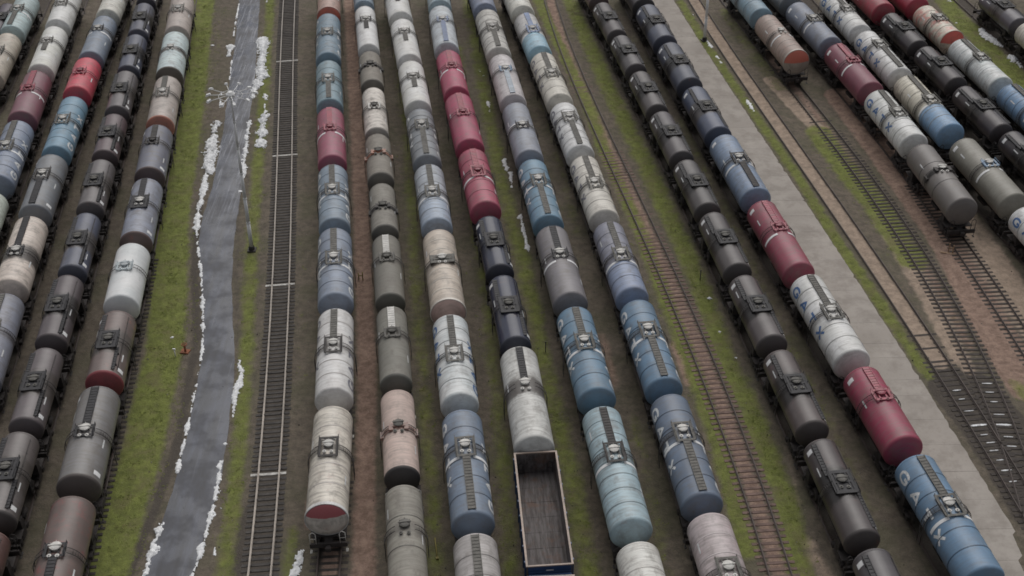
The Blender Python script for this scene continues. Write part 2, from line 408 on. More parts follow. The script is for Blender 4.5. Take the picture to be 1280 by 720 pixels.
VAR = random.Random(31)
GROUP = 'tank wagons standing in the yard'
def tank_wagon(label, loc, rz, L, o):
    """o: options of one wagon"""
    dim = SMALL if o.get('small') else BIG
    R, ax = dim['R'], dim['ax']; L = round(L * 4) / 4
    LF = L + 1.05
    hy = o.get('hy', 0.3); col = o['c']; sk = 's' if o.get('small') else 'b'
    mat = paint(col, o.get('dirt', 0.42), o.get('rust', 0.0), o.get('spill', 0.0), o.get('rough', 0.36), hy, o.get('near'), o.get('ys', hy), o.get('rcol', (120, 62, 45)), o.get('sw', 0.9), o.get('metal', 0.0))
    t = thing('tank_wagon', label, 'tank wagon', loc, rz, GROUP)
    kx = 1 + (VAR.random() - 0.5) * 0.06; t.scale = (kx, 1, kx)
    if not o.get('g'):
        for s, yy, aa in ((-1, L * VAR.uniform(0.05, 0.3), 58), (1, -L * VAR.uniform(0.05, 0.3), 58)):
            link('data_panel', cached((sk, 'dp', s), lambda: g_placard(R, ax, 0, s, aa, 0.9, 5), 'data_panel'), M_WLET, t).location = (0, yy, 0)
    link('barrel', cached((sk, 'barrel', L), lambda: g_barrel(R, ax, L), 'barrel'), mat, t)
    hc = o.get('head')
    for s in (1, -1):
        c2 = hc if (hc and s < 0) else (o.get('near') if s < 0 and o.get('near') else col)
        hm = paint(c2, o.get('dirt', 0.35) * 0.8, o.get('rust', 0.0) * 0.6, 0.0, 0.55, htop=o.get('htop') if s < 0 else None, htz=o.get('htz', 0.05))
        link('tank_end', cached((sk, 'end', L, s), lambda: g_end(R, ax, L, s), 'tank_end'), hm, t)
    if o.get('cap'):                              # raised pale rim round a dished end
        e = link('end_rim', cached((sk, 'rim'), lambda: g_ring(R, ax, 0.26, 0.06), 'end_rim'), paint(o['cap'], 0.3, 0.1), t); e.location = (0, -L / 2 - 0.02, 0)
    nr = o.get('r', 0)
    rm = paint(o['rc'], 0.3) if o.get('rc') else paint([max(20, v * 0.66) for v in col], 0.3)
    for i in range(nr):
        y = -L / 2 + (i + 1) * L / (nr + 1)
        if abs(y - hy) < 0.12: y += 0.25
        b = link('band', cached((sk, 'ring'), lambda: g_ring(R, ax), 'band'), rm, t); b.location = (0, y, 0)
    if o.get('s'):
        for s in (-1, 1):
            a0, a1 = (0.33, 1.5) if s > 0 else (-1.5, -0.33)
            b = link('stripe', cached((sk, 'stripe', s), lambda: g_ring(R, ax, 0.27, 0.03, a0, a1, 16), 'stripe'), M_WHITE, t)
            b.location = (0, o.get('sy', hy - 1.0), 0)
    fm = o.get('fm', M_GRATE)
    k = o.get('p', 'rect')
    if k == 'rect':
        link('platform', cached((sk, 'plat', hy, 0), lambda: g_plat(R, ax, hy, 1.5, 2.1, False), 'platform'), fm, t)
    elif k == 'frame':
        link('platform', cached((sk, 'platf', hy), lambda: g_plat(R, ax, hy, 1.45, 1.25, False), 'platform'), fm, t)
    elif k == 'dense':
        link('platform', cached((sk, 'plat', hy, 1), lambda: g_plat(R, ax, hy, 1.75, 2.3, True), 'platform'), fm, t)
    elif k == 'wide':
        link('platform', cached((sk, 'platw', hy), lambda: g_plat(R, ax, hy, 2.3, 1.25, True), 'platform'), fm, t)
    elif k == 'saddle':
        link('saddle', cached((sk, 'saddle', hy), lambda: g_saddle(R, ax, hy), 'saddle'), o.get('sm', fm), t)
    link('hatch', cached((sk, 'hatch', hy), lambda: g_hatch(R, ax, hy + 0.28), 'hatch'), o.get('hm', M_LIGHT), t)
    for (x, y) in ((-0.28, hy - 0.5), (0.25, hy - 0.55)):
        link('valve', cached((sk, 'valve', hy, x), lambda: g_valve(R, ax, x, y), 'valve'), o.get('hm', M_LIGHT), t)
    wk = o.get('w', '')
    e = L / 2 - 0.05; g = {'rect': 1.06, 'frame': 0.64, 'dense': 1.16, 'wide': 0.64, 'saddle': 0.45}.get(k, 0.5)
    wm = o.get('wm', fm)
    if 'f' in wk: link('walkway', cached((sk, 'wf', hy, L, k), lambda: g_walk(R, ax, hy + g, e), 'walkway'), wm, t)
    if 'n' in wk: link('walkway', cached((sk, 'wn', hy, L, k), lambda: g_walk(R, ax, -e, hy - g), 'walkway'), wm, t)
    if 'h' in wk: link('walkway', cached((sk, 'wh', hy, k), lambda: g_walk(R, ax, hy - g - 2.2, hy - g), 'walkway'), wm, t)
    if 'o' in wk:                                 # offset boards of the old dark wagons
        link('walkway', cached((sk, 'wo1', hy, L), lambda: g_walk(R, ax, hy + 0.9, e - 0.2, 0.32, -0.78), 'walkway'), wm, t)
        link('walkway', cached((sk, 'wo2', hy, L), lambda: g_walk(R, ax, -e + 0.2, hy - 0.9, 0.2, 0.86), 'walkway'), wm, t)
        link('handrail', cached((sk, 'pipe', L), lambda: g_pipe(R, ax, L, 1.12 if sk == 's' else 1.3), 'handrail'), M_DARK, t)
    for s in (-1, 1):
        link('ladder', cached((sk, 'ladder', hy, s), lambda: g_ladder(R, ax, hy, s, 0.46, 27), 'ladder'), o.get('lm', M_DARK), t)
        link('coupler', cached(('coupler', LF, s), lambda: g_coupler(LF, s), 'coupler'), M_FRAME, t)
        for x in (-1, 1): link('handrail', cached(('erail', LF, s, x), lambda: g_rail(LF, x, s), 'handrail'), M_LIGHT if o.get('pr') else M_DARK, t)
        b = link('bogie', cached(('bogie',), g_bogie, 'bogie'), M_FRAME, t); b.location = (0, s * (LF / 2 - 1.6), 0)
        for yy in (-0.925, 0.925):
            w = link('wheelset', cached(('wheelset',), g_wheelset, 'wheelset'), M_WHEEL, b); w.location = (0, yy, 0)
    link('underframe', cached(('frame', LF), lambda: g_frame(LF, R), 'underframe'), M_FRAME, t)
    if o.get('pl'):
        link('placard', cached((sk, 'pl', L, -1), lambda: g_placard(R, ax, L / 2 - 0.6, -1), 'placard'), M_WHITE, t)
        link('placard', cached((sk, 'pl', L, 1), lambda: g_placard(R, ax, -L / 2 + 0.6, 1), 'placard'), M_WHITE, t)
    gl = o.get('g')
    if gl:
        lm = {'w': M_WLET, 'b': M_BLUEL, 'k': M_INK}[gl]
        am = 68
        for s in (-1, 1):
            for i, ch in enumerate('GATX'):
                link('letter', cached((sk, 'let', L, s, i), lambda: g_letters(R, ax, s, L * 0.45, L * 0.185, 1.05, 0.58, am, 0.22, i, ch), 'letter'), lm, t)
    return t

# ------------------------------------------------------------------ the rows: far end of each barrel as measured on its crown
OLD = dict(small=1, spill=0.85, sw=1.55, rust=0.14, rcol=(88, 66, 60), p='dense', w='o', fm=M_GRATED, hm=M_GRATE, pl=1, dirt=0.45, rough=0.3, hy=0.0)
def old(c, **k): d = dict(OLD); c = (int(c[0] * 0.82), int(c[1] * 0.79), int(c[2] * 0.78)); d['c'] = c; d['head'] = tuple(int(v * 0.8) for v in c); d.update(k); return d  # near tank end tinted darker: its shade is put into the colour
def new(c, **k): d = dict(c=c, r=5, w='f', p='rect', hy=0.2, spill=0.6, sw=0.35); d.update(k); return d
def sat(c, k=1.4):
    g = sum(c) / 3; return tuple(max(24, int(g + (v - g) * k)) for v in c)
def red(c, **k): d = dict(c=sat(c), s=1, p='frame', fm=paint((140, 50, 70), 0.4), hm=paint((130, 50, 68), 0.3), dirt=0.38, hy=0.6, w='f'); d.update(k); return d
def grey(c, **k): d = dict(c=c, spill=0.6, sw=0.4, small=1, p='saddle', hm=M_GRATE, fm=M_DARK, dirt=0.5, rough=0.6, hy=0.2, head=tuple(int(v * 0.72) for v in c)); d.update(k); return d
def gx(c, g='b', **k): d = dict(c=c, r=5, w='f', p='rect', g=g, hy=-0.2, dirt=0.3, spill=0.5, sw=0.3); d.update(k); return d
BLUEW = dict(g='w', s=1, dirt=0.3)

ROWS = {}
ROWS['Z'] = ('row cut off by the top left corner', 1, [((8, 3), old((72, 64, 78)), 'dark plum')])
ROWS['A'] = ('leftmost row', 1, [
    (None, new((152, 168, 170), s=1, r=0, w='n'), 'pale blue'),
    ((7, 41), new((166, 158, 146), r=0, rust=0.35, rcol=(165, 75, 85), w=''), 'cream and red stained')])
ROWS['B'] = ('second row from left', 2, [
    (None, new((190, 190, 186), r=0, w='', dirt=0.27), 'plain white'),
    ((67, 33), new((197, 194, 184), r=0, w='h', p='frame', hy=1.2, dirt=0.27), 'off white'),
    ((43, 90), red((102, 70, 80)), 'dull burgundy'),
    ((16, 152), new((112, 122, 140), **BLUEW), 'steel blue white-lettered'),
    ((-12, 240), new((178, 186, 176), r=0), 'pale green')])
ROWS['C'] = ('third row from left', 2, [
    (None, new((188, 185, 177), r=0, w='', rust=0.15), 'off white'),
    ((128, 19), new((106, 117, 132), r=0, s=1, w='', fm=M_DARK, hy=1.4, p='frame'), 'slate blue'),
    ((107, 73), red((152, 66, 80), s=0, w='', hy=0.0), 'bright red'),
    ((89, 120), new((96, 127, 147), g='w', w='', dirt=0.25), 'teal blue white-lettered'),
    ((62, 194), new((102, 106, 112), r=0, w='n', fm=M_DARK, wm=M_GRATED, hy=0.9, pl=1), 'slate grey'),
    ((33, 272), new((184, 173, 164), r=0, spill=0.98, sw=1.15, hy=-0.8, fm=M_GRATED, p='frame', rust=0.3, rcol=(150, 118, 110)), 'cream with dark spill band'),
    ((3, 367), new((116, 119, 131), r=0), 'blue grey')])
ROWS['D'] = ('fourth row from left', 2, [
    (None, old((62, 62, 76)), 'navy'),
    ((178, 3), old((86, 90, 108)), 'dark blue grey'),
    ((167, 43), old((84, 90, 110)), 'dark blue grey'),
    ((157, 90), old((102, 99, 103)), 'dark grey'),
    ((142, 143), old((100, 88, 93), rust=0.2, rcol=(112, 70, 76)), 'dark grey pink-flanked'),
    ((124, 200), old((108, 106, 108)), 'dark grey'),
    ((105, 266), old((90, 98, 118)), 'dark slate blue'),
    ((81, 345), old((98, 93, 97)), 'dark grey'),
    ((53, 436), old((108, 103, 107)), 'dark grey'),
    ((20, 543), old((104, 100, 101)), 'dark grey'),
    ((-16, 665), old((108, 84, 80), rust=0.4), 'rust stained')])
ROWS['E'] = ('row left of the road', 2, [
    (None, new((158, 148, 142), r=0, rust=0.4, rcol=(112, 92, 86), w=''), 'rusty beige'),
    ((217, 41), new((172, 186, 190), r=0, spill=0.95, sw=0.55, p='none', w='', head=(80, 74, 68), hy=0.3), 'pale blue with dark waist'),
    ((208, 95), new((156, 147, 141), r=0, rust=0.3, rcol=(150, 112, 98), head=(150, 96, 80), hy=0.8), 'rusty beige'),
    ((194, 156), new((90, 93, 107), r=0, fm=M_DARK, p='frame', hm=M_DARK, hy=0.9, dirt=0.5, pl=1, head=(70, 58, 58)), 'dark slate'),
    ((180, 223), new((118, 123, 137), r=0, rust=0.25, rcol=(105, 90, 85), fm=M_GRATED, hy=0.4, p='dense', head=(82, 68, 66), pl=1), 'slate and brown'),
    ((161, 305), new((188, 192, 194), r=0, w='', p='frame', spill=0.12, fm=paint((150, 160, 164), 0.2), hm=paint((160, 168, 172), 0.2), dirt=0.1, hy=0.3), 'clean white'),
    ((145, 388), old((116, 105, 102), small=0, rust=0.3, rcol=(150, 92, 76), head=(108, 46, 52)), 'brown with dark red end'),
    ((122, 485), new((102, 101, 102), r=0, fm=M_GRATED, dirt=0.55, p='frame', hy=-0.3, pl=1, wm=M_GRATED, head=(72, 66, 64)), 'dark grey'),
    ((84, 623), new((88, 74, 70), r=0, rust=0.6, rcol=(112, 60, 58), fm=M_GRATED, p='frame', w='n', hy=0.2), 'grey with red patches')])
ROWS['F'] = ('first row right of the road', 2, [
    (None, new((160, 132, 122), r=0, rust=0.2, head=(168, 84, 68), cap=(165, 135, 125)), 'dusty pink'),
    ((409, 16), new((98, 118, 133), r=6, g='w', rc=(140, 160, 170), w=''), 'blue white-lettered'),
    ((410, 74.5), new((108, 132, 143), r=4, w='n'), 'light teal blue'),
    ((412, 133), red((122, 72, 88)), 'burgundy'),
    ((414, 205.6), new((112, 126, 140), **BLUEW), 'blue white-lettered'),
    ((415, 286.5), new((114, 124, 140), **BLUEW), 'blue white-lettered'),
    ((417, 386), new((194, 190, 188), r=5, dirt=0.25, wm=M_GRATE, fm=M_DARK, g='k', rc=(150, 145, 142)), 'large white'),
    ((417, 507), new((184, 178, 168), r=4, rc=(178, 172, 168), rust=0.25, rcol=(140, 112, 102), dirt=0.5, htz=0.45, cap=(200, 196, 192), head=(186, 180, 174), htop=(146, 76, 82), fm=M_DARK, w='', hy=0.6, pr=1), 'rusty white')])
ROWS['G'] = ('second row right of the road', 2, [
    (None, new((112, 128, 142), small=1), 'blue'),
    ((456, 7.6), new((194, 192, 190), small=1, r=0, hy=1.6, w='h', p='frame', fm=M_DARK, dirt=0.24), 'white'),
    ((461, 65), grey((114, 109, 101)), 'grey'),
    ((465, 109), grey((184, 178, 171), p='frame', spill=0.35, sw=0.9, fm=M_LIGHT), 'white and tan'),
    ((470, 169), grey((114, 109, 101), sm=paint((140, 95, 75), 0.5, 0.6)), 'grey rust-saddled'),
    ((476, 229), grey((112, 109, 102), hy=-0.4), 'grey'),
    ((482, 294), grey((102, 100, 93), p='frame', fm=M_GRATE, w='f', wm=M_LIGHT, hy=0.9), 'grey pale-walkway'),
    ((489, 383), grey((108, 107, 100), p='frame', fm=M_GRATE, w='f', wm=M_LIGHT, hy=0.9), 'grey pale-walkway'),
    ((498, 488), grey((170, 152, 144), sm=paint((120, 92, 84), 0.5, 0.5), head=(46, 43, 43), hy=0.0, dirt=0.3, pr=1), 'dusty pink black-ended'),
    ((500, 608), grey((124, 121, 113), p='none', spill=0.4, sw=0.5, r=2), 'pale grey')])
ROWS['H'] = ('third row right of the road', 2, [
    (None, new((194, 192, 187), r=0, w='h', p='frame', dirt=0.25, hy=1.0), 'white'),
    ((502, 23), new((194, 192, 187), r=0, w='h', p='frame', dirt=0.25, hy=1.4), 'white'),
    ((514.5, 76), new((194, 192, 186), r=2, w='h', p='frame', dirt=0.25, hy=1.0, rc=(170, 168, 164)), 'white'),
    ((523, 136), new((112, 117, 123), g='w', w='n', r=6, hy=1.5), 'blue grey white-lettered'),
    ((533, 205), new((150, 156, 164), s=1, near=(140, 152, 168), ys=-1.4, hy=-0.2), 'pale blue grey'),
    ((546, 287), new((174, 163, 151), r=6, rc=(188, 182, 174), rust=0.15, rcol=(165, 130, 112), p='wide', w='', hy=0.6, head=(160, 135, 128), cap=(190, 182, 174)), 'beige with pale rings'),
    ((564, 393), gx((184, 191, 193)), 'white blue-lettered'),
    ((582, 514), new((100, 114, 132), w='n', hy=1.2, **BLUEW), 'blue white-lettered'),
    ((589, 669), new((155, 151, 150), r=5, w='f'), 'pale grey')])
ROWS['I'] = ('fourth row right of the road', 2, [
    (None, new((138, 154, 162), r=0), 'pale blue'),
    ((550, 7), new((168, 174, 179), r=0, w='n', fm=paint((95, 110, 140), 0.3), hy=1.2, p='frame'), 'pale blue grey'),
    ((561, 62), red((134, 66, 88), s=1), 'red'),
    ((574, 117), red((128, 63, 84), s=0), 'red'),
    ((591, 187), red((128, 66, 82), s=1, r=4, p='rect'), 'ringed red'),
    ((608, 270), old((56, 62, 80), spill=0.3, rough=0.16, dirt=0.2), 'glossy navy'),
    ((627, 345), old((58, 64, 84), spill=0.3, rough=0.16, dirt=0.2), 'glossy navy'),
    ((648, 435), new((178, 178, 175), r=0, spill=0.9, sw=1.0, hy=0.5, p='none', w='f', wm=M_GRATED, rough=0.35), 'silver with black spill band')])
ROWS['J'] = ('fifth row right of the road', 2, [
    (None, new((112, 121, 141), r=0), 'slate blue'),
    ((610, 12), new((170, 168, 163), r=6, rc=(110, 106, 104), dirt=0.4, w='n'), 'dirty white ringed'),
    ((627, 68), new((174, 169, 170), r=0, w='n', fm=paint((100, 125, 150), 0.3), wm=paint((148, 158, 168), 0.3), p='frame', hy=1.2), 'pinkish white blue-hatched'),
    ((642, 128), new((122, 127, 138), r=0, s=1, sy=0.6, hy=0.0, w='', fm=M_DARK, p='frame'), 'slate grey'),
    ((665, 199), new((92, 122, 142), w='n', hy=1.2, **BLUEW), 'teal blue white-lettered'),
    ((687, 283), new((107, 104, 108), r=0, s=1, fm=M_GRATED, hy=0.6, p='frame'), 'dark grey'),
    ((722, 385), new((87, 114, 135), hy=0.5, **BLUEW), 'blue white-lettered'),
    ((761, 508), new((143, 163, 171), s=1, rust=0.14, rcol=(165, 145, 130), r=7, fm=M_DARK, hy=0.7), 'pale blue patched'),
    ((792, 678), new((190, 187, 181), r=4, rc=(175, 172, 168), w=''), 'white')])
ROWS['K'] = ('sixth row right of the road', 2, [
    (None, new((194, 190, 179), r=0), 'cream'),
    ((659, 16), new((172, 171, 171), r=0, s=1, near=(134, 166, 182), ys=-0.8, fm=paint((105, 125, 160), 0.4), hy=0.0), 'white and sky blue'),
    ((679, 66), gx((184, 180, 171), 'k'), 'cream dark-lettered'),
    ((702, 128), gx((194, 194, 195), 'k', w='n', hy=1.4), 'white dark-lettered'),
    ((728, 194), gx((184, 180, 172), 'k'), 'cream dark-lettered'),
    ((759, 276), new((120, 122, 136), s=1, near=(118, 130, 154), ys=-1.2, hy=-0.2), 'lilac grey'),
    ((806, 376), new((87, 113, 136), w='n', hy=1.0, **BLUEW), 'blue white-lettered'),
    ((843.6, 494), new((87, 100, 118), w='n', hy=1.0, **BLUEW), 'dark blue white-lettered'),
    ((882, 644), new((165, 154, 155), r=5, rc=(172, 164, 164), rust=0.15, rcol=(175, 120, 125), w=''), 'pinkish grey')])
ROWS['L'] = ('row left of the concrete path', 2, [
    (None, old((98, 84, 84), rust=0.3), 'brown black'),
    ((755, 2), old((90, 86, 88)), 'black'), ((776, 44), old((86, 84, 88)), 'black'), ((800, 89), old((88, 85, 86)), 'black'),
    ((825, 140), old((88, 85, 89)), 'black'), ((857, 201), old((86, 84, 85)), 'black'), ((892, 267), old((88, 86, 87)), 'black'),
    ((934, 345), old((94, 91, 92), rust=0.12, rcol=(112, 78, 78)), 'black'), ((980, 438), old((94, 88, 88), rust=0.2, rcol=(118, 72, 76)), 'black red-scuffed'),
    ((1030, 549), old((86, 82, 83)), 'black'), ((1089, 688), old((92, 90, 94)), 'black')])
ROWS['M'] = ('row along the concrete path', 2, [
    (None, old((66, 64, 68), small=0), 'black'),
    ((809, 5.5), old((82, 90, 110), small=0, rough=0.3), 'blue black'), ((839, 53), old((84, 90, 107), small=0, rough=0.3), 'blue black'), ((873, 107), old((82, 94, 120), small=0, rough=0.3), 'blue black'),
    ((906, 170), new((107, 124, 147), r=0, s=1, w='n', fm=M_DARK, hy=0.4, pl=1), 'slate blue'),
    ((954, 250), red((114, 58, 73), pl=1), 'burgundy'),
    ((1010, 345), gx((194, 194, 190)), 'white blue-lettered'),
    ((1081, 459), red((114, 50, 70), s=0, rust=0.25, rcol=(85, 60, 66), pl=1), 'crimson'),
    ((1151, 571), new((87, 115, 141), **dict(BLUEW, dirt=0.2)), 'blue white-lettered')])
ROWS['N'] = ('short row ending right of the path', 2, [
    (None, new((107, 132, 147), r=3), 'teal blue'),
    ((960, 19), new((140, 122, 114), r=6, rc=(160, 150, 142), s=1, rust=0.35, rcol=(140, 80, 72), head=(150, 140, 130), htop=(172, 92, 76), cap=(160, 152, 144), w='', p='none'), 'rust stained orange-ended')])
ROWS['O'] = ('second row right of the path', 2, [
    (None, new((87, 92, 97), r=0), 'dark grey'),
    ((1000, 3), new((107, 115, 131), r=0, s=1, w='', pl=1), 'slate blue'),
    ((1046, 55.5), red((98, 58, 70), pl=1), 'burgundy'),
    ((1098.6, 114), gx((190, 192, 188)), 'white blue-lettered'),
    ((1152, 181), new((92, 88, 87), r=2, w='', p='saddle', fm=M_DARK, dirt=0.5, rough=0.35), 'dark grey')])
ROWS['P'] = ('third row right of the path', 2, [
    (None, gx((188, 188, 185)), 'white blue-lettered'),
    ((1084, 39), gx((188, 188, 186), w='n', hy=1.4), 'white blue-lettered'),
    ((1138, 95), new((184, 179, 165), near=(107, 138, 168), ys=-1.3, s=1, hy=-0.2), 'cream and blue'),
    ((1210, 174), new((113, 111, 103), r=0, s=1, fm=paint((100, 125, 150), 0.3), pl=1, w='', p='frame'), 'olive grey'),
    ((1283, 258), gx((192, 197, 199)), 'white blue-lettered')])
ROWS['Q'] = ('fourth row right of the path', 2, [
    (None, red((116, 43, 58)), 'crimson'),
    ((1115, 16), old((66, 62, 66)), 'black'), ((1158, 59), old((66, 62, 66)), 'black'), ((1208, 107), old((70, 65, 70)), 'black'), ((1266, 165), old((70, 66, 70)), 'black')])
ROWS['R'] = ('fifth row right of the path', 2, [
    (None, red((114, 43, 58)), 'crimson'),
    ((1158, 7), new((194, 184, 170), r=4, rust=0.85, rcol=(170, 82, 76), head=(185, 170, 155), htop=(176, 78, 70), cap=(185, 172, 158), w=''), 'white with red rust'),
    ((1204, 48), new((184, 193, 195), r=3, rc=(165, 172, 175)), 'pale blue white'),
    ((1266, 106), new((102, 132, 163), s=1), 'sky blue')])
ROWS['S'] = ('row beyond the mossy strip at right', 1, [
    (None, old((98, 98, 108)), 'dark slate'),
    ((1287, 27), new((182, 177, 168), r=0), 'beige')])

def row_world(rows):
    P = []
    for (pt, o, d) in rows:
        if pt is None: P.append(None); continue
        dim = SMALL if o.get('small') else BIG
        P.append(unp(pt[0], pt[1], dim['R'] + dim['ax'] + 0.3))
    return P
SLOPE = -0.122
TRACKS = {}
def clamp_poly(p, lo, hi):                                  # a curve that runs on straight outside the measured stretch
    d = np.polyder(p)
    def f(y):
        if y < lo: return float(np.polyval(p, lo) + np.polyval(d, lo) * (y - lo))
        if y > hi: return float(np.polyval(p, hi) + np.polyval(d, hi) * (y - hi))
        return float(np.polyval(p, y))
    return f
for key, (desc, deg, rows) in ROWS.items():
    P = [p for p in row_world(rows) if p]
    ys = np.array([p[1] for p in P]); xs = np.array([p[0] for p in P])
    if len(P) < 3:
        c = float(np.mean(xs - SLOPE * ys)); poly = np.array([SLOPE, c])
    elif len(P) < 5: poly = np.polyfit(ys, xs, 1)
    else: poly = np.polyfit(ys, xs, 2)
    TRACKS[key] = clamp_poly(poly, ys.min(), ys.max())
def heading(f, y):
    return (f(y + 0.5) - f(y - 0.5))                        # dx/dy

ORD = ['first', 'second', 'third', 'fourth', 'fifth', 'sixth', 'seventh', 'eighth', 'ninth', 'tenth', 'eleventh']
Z_RAIL = 0.30
ENDS = {}
def place_row(key):
    desc, deg, rows = ROWS[key]; P = row_world(rows); f = TRACKS[key]
    Y = [p[1] if p else None for p in P]
    dflt = 10.5 if rows[-1][1].get('small') else 12.4
    if Y[0] is None:
        nxt = Y[1]; d0 = (10.6 if rows[0][1].get('small') else 12.5)
        Y[0] = nxt + d0
    for i, (pt, o, d) in enumerate(rows):
        pitch = (Y[i] - Y[i + 1]) if i + 1 < len(Y) else (10.6 if o.get('small') else 12.7)
        s = heading(f, Y[i] - 6); k = math.sqrt(1 + s * s)
        pl = pitch * k
        Lb = min(max(pl - (2.1 if o.get('small') else 2.35), 7.0), 11.6)
        yc = Y[i] - (Lb / 2) / k
        rz = math.atan2(-heading(f, yc), 1)
        n = len(rows)
        place = ORD[i] + ' from top' if n > 1 else 'alone'
        tag = f'{d} tank wagon, {place}, {desc}'
        tank_wagon(tag, (f(yc), yc, Z_RAIL), rz, Lb, o)
        ENDS[key] = yc - Lb / 2

# ------------------------------------------------------------------ ground sheet: colour cover painted per place (moss, red gravel, sand, coal dust and darker ground)
def seg_dist(px, py, pts):
    best = np.full(px.shape, 1e9)
    for (a, b) in zip(pts, pts[1:]):
        ax, ay = a; bx, by = b; dx, dy = bx - ax, by - ay; l = dx * dx + dy * dy + 1e-9
        t = np.clip(((px - ax) * dx + (py - ay) * dy) / l, 0, 1)
        best = np.minimum(best, np.hypot(px - ax - t * dx, py - ay - t * dy))
    return best
def wpts(pp, z=0.0): return [unp(x, y, z) for x, y in pp]
EMPTY = {
 'T1': [(361.2, 0), (357.3, 140), (352.1, 285), (346.3, 430), (338.7, 575), (331, 647), (322.4, 718)],
 'T2': [(688, 0), (766, 192), (845.5, 370), (855, 390), (922, 550), (929.5, 576), (975.5, 720)],
 'T3': [(867.5, 0), (912.7, 66), (964.5, 144), (1063, 288), (1162.5, 432), (1221, 520), (1252.5, 576), (1294, 650)],
}
for k, pp in EMPTY.items():
    q = np.array(wpts(pp, Z_RAIL)); TRACKS[k] = clamp_poly(np.polyfit(q[:, 1], q[:, 0], 3), q[:, 1].min(), q[:, 1].max())
EXTRA = {'N': [(995, 108), (1019.5, 144), (1129.5, 288), (1213, 432), (1250, 520), (1271, 576), (1296, 655)], 'O': [(1211, 308), (1281, 432)], 'F': [(412.5, 669), (409, 718)], 'I': []}
for k, pp in EXTRA.items():
    q = [p for p in row_world(ROWS[k][2]) if p] + (wpts(pp, Z_RAIL) if k != 'I' else wpts([(673, 565), (685.5, 706), (690, 760)], 3.65)); q = np.array(q)
    TRACKS[k] = clamp_poly(np.polyfit(q[:, 1], q[:, 0], 2 if k == 'O' else 3), q[:, 1].min(), q[:, 1].max())
# ---------------------------------------------------------------- ground
gx_ = np.concatenate([[-4000, -1200, -400, -160, -95], np.arange(-72, 72.01, 0.4), [95, 160, 400, 1200, 4000]])
gy_ = np.concatenate([[-4000, -1200, -300, -60, 20], np.arange(46, 206.01, 0.4), [240, 320, 600, 1500, 5000]])
GXX, GYY = np.meshgrid(gx_, gy_); gxf, gyf = GXX.ravel(), GYY.ravel()
inner = (np.abs(gxf) < 73) & (gyf > 45) & (gyf < 207)
LAY = {k: np.zeros(gxf.shape) for k in ('moss', 'redg', 'sand', 'dark')}
def stroke(layer, pp, w, soft=0.8, a=1.0, world=False):
    pts = pp if world else wpts(pp)
    if len(pts) == 1: pts = pts * 2
    d = seg_dist(gxf, gyf, pts)
    t = np.clip((w / 2 + soft - d) / (2 * soft), 0, 1); t = t * t * (3 - 2 * t) * a
    LAY[layer] = np.maximum(LAY[layer], t * inner)
ext = lambda pp: pp
SNOW = [([(299, 5), (295, 25), (292, 45)], .13), ([(288, 58), (286, 70)], .6), ([(266, 57)], .22), ([(290, 75), (287, 100)], .1), ([(277, 115), (275, 135)], .1),
 ([(273, 153), (268, 165), (263, 190), (259, 215)], .85), ([(258, 212), (254, 240), (248, 262), (246, 285)], .36),
 ([(245, 285), (249, 320), (252, 345), (254, 385), (254, 420), (251, 450), (247, 475), (241, 505), (234, 535), (227, 565), (222, 590)], .2),
 ([(203, 656), (195, 675), (187, 700), (178, 726)], .45), ([(333, 2)], .5), ([(330, 48), (328, 70), (326, 95), (322, 108)], .9), ([(322, 50), (322, 80), (320, 105)], .1),
 ([(318, 112), (316, 122)], .45), ([(330, 118), (333, 125)], .35), ([(313, 148), (309, 170), (306, 195), (303, 222)], .45), ([(330, 145), (327, 165), (325, 182)], .8), ([(300, 240)], .25), ([(331, 130), (331, 142)], .3),
 ([(277, 578), (272, 605), (266, 635), (258, 665), (249, 695), (239, 724)], .3), ([(299, 448), (300, 470), (297, 485), (293, 505), (291, 522)], .26), ([(302, 462), (300, 484)], .3), ([(282, 555)], .12), ([(277, 635)], .2), ([(269, 680), (268, 694)], .1),
 ([(375, 690), (373, 702), (368, 715), (362, 724)], .5),
 ([(600, 88), (604, 95)], .32), ([(610, 128), (613, 142)], .28), ([(631, 200), (633, 212)], .32), ([(638, 216), (640, 234)], .2), ([(650, 270), (655, 290), (661, 316)], .26),
 ([(866, 19)], .25), ([(884, 52), (890, 60)], .33), ([(896, 70), (901, 79)], .36), ([(927, 114)], .2), ([(931, 122), (938, 132), (943, 140)], .25),
 ([(1188, 2)], .6), ([(1226, 38), (1238, 50), (1252, 58)], .75), ([(1263, 72), (1276, 84)], .8), ([(1196, 29)], .2),
 ([(454, 294)], .2), ([(921, 447)], .3), ([(900, 415)], .14), ([(887, 373)], .14), ([(216, 422)], .2), ([(848, 269)], .12), ([(1121, 299)], .2), ([(1228, 363)], .16)]
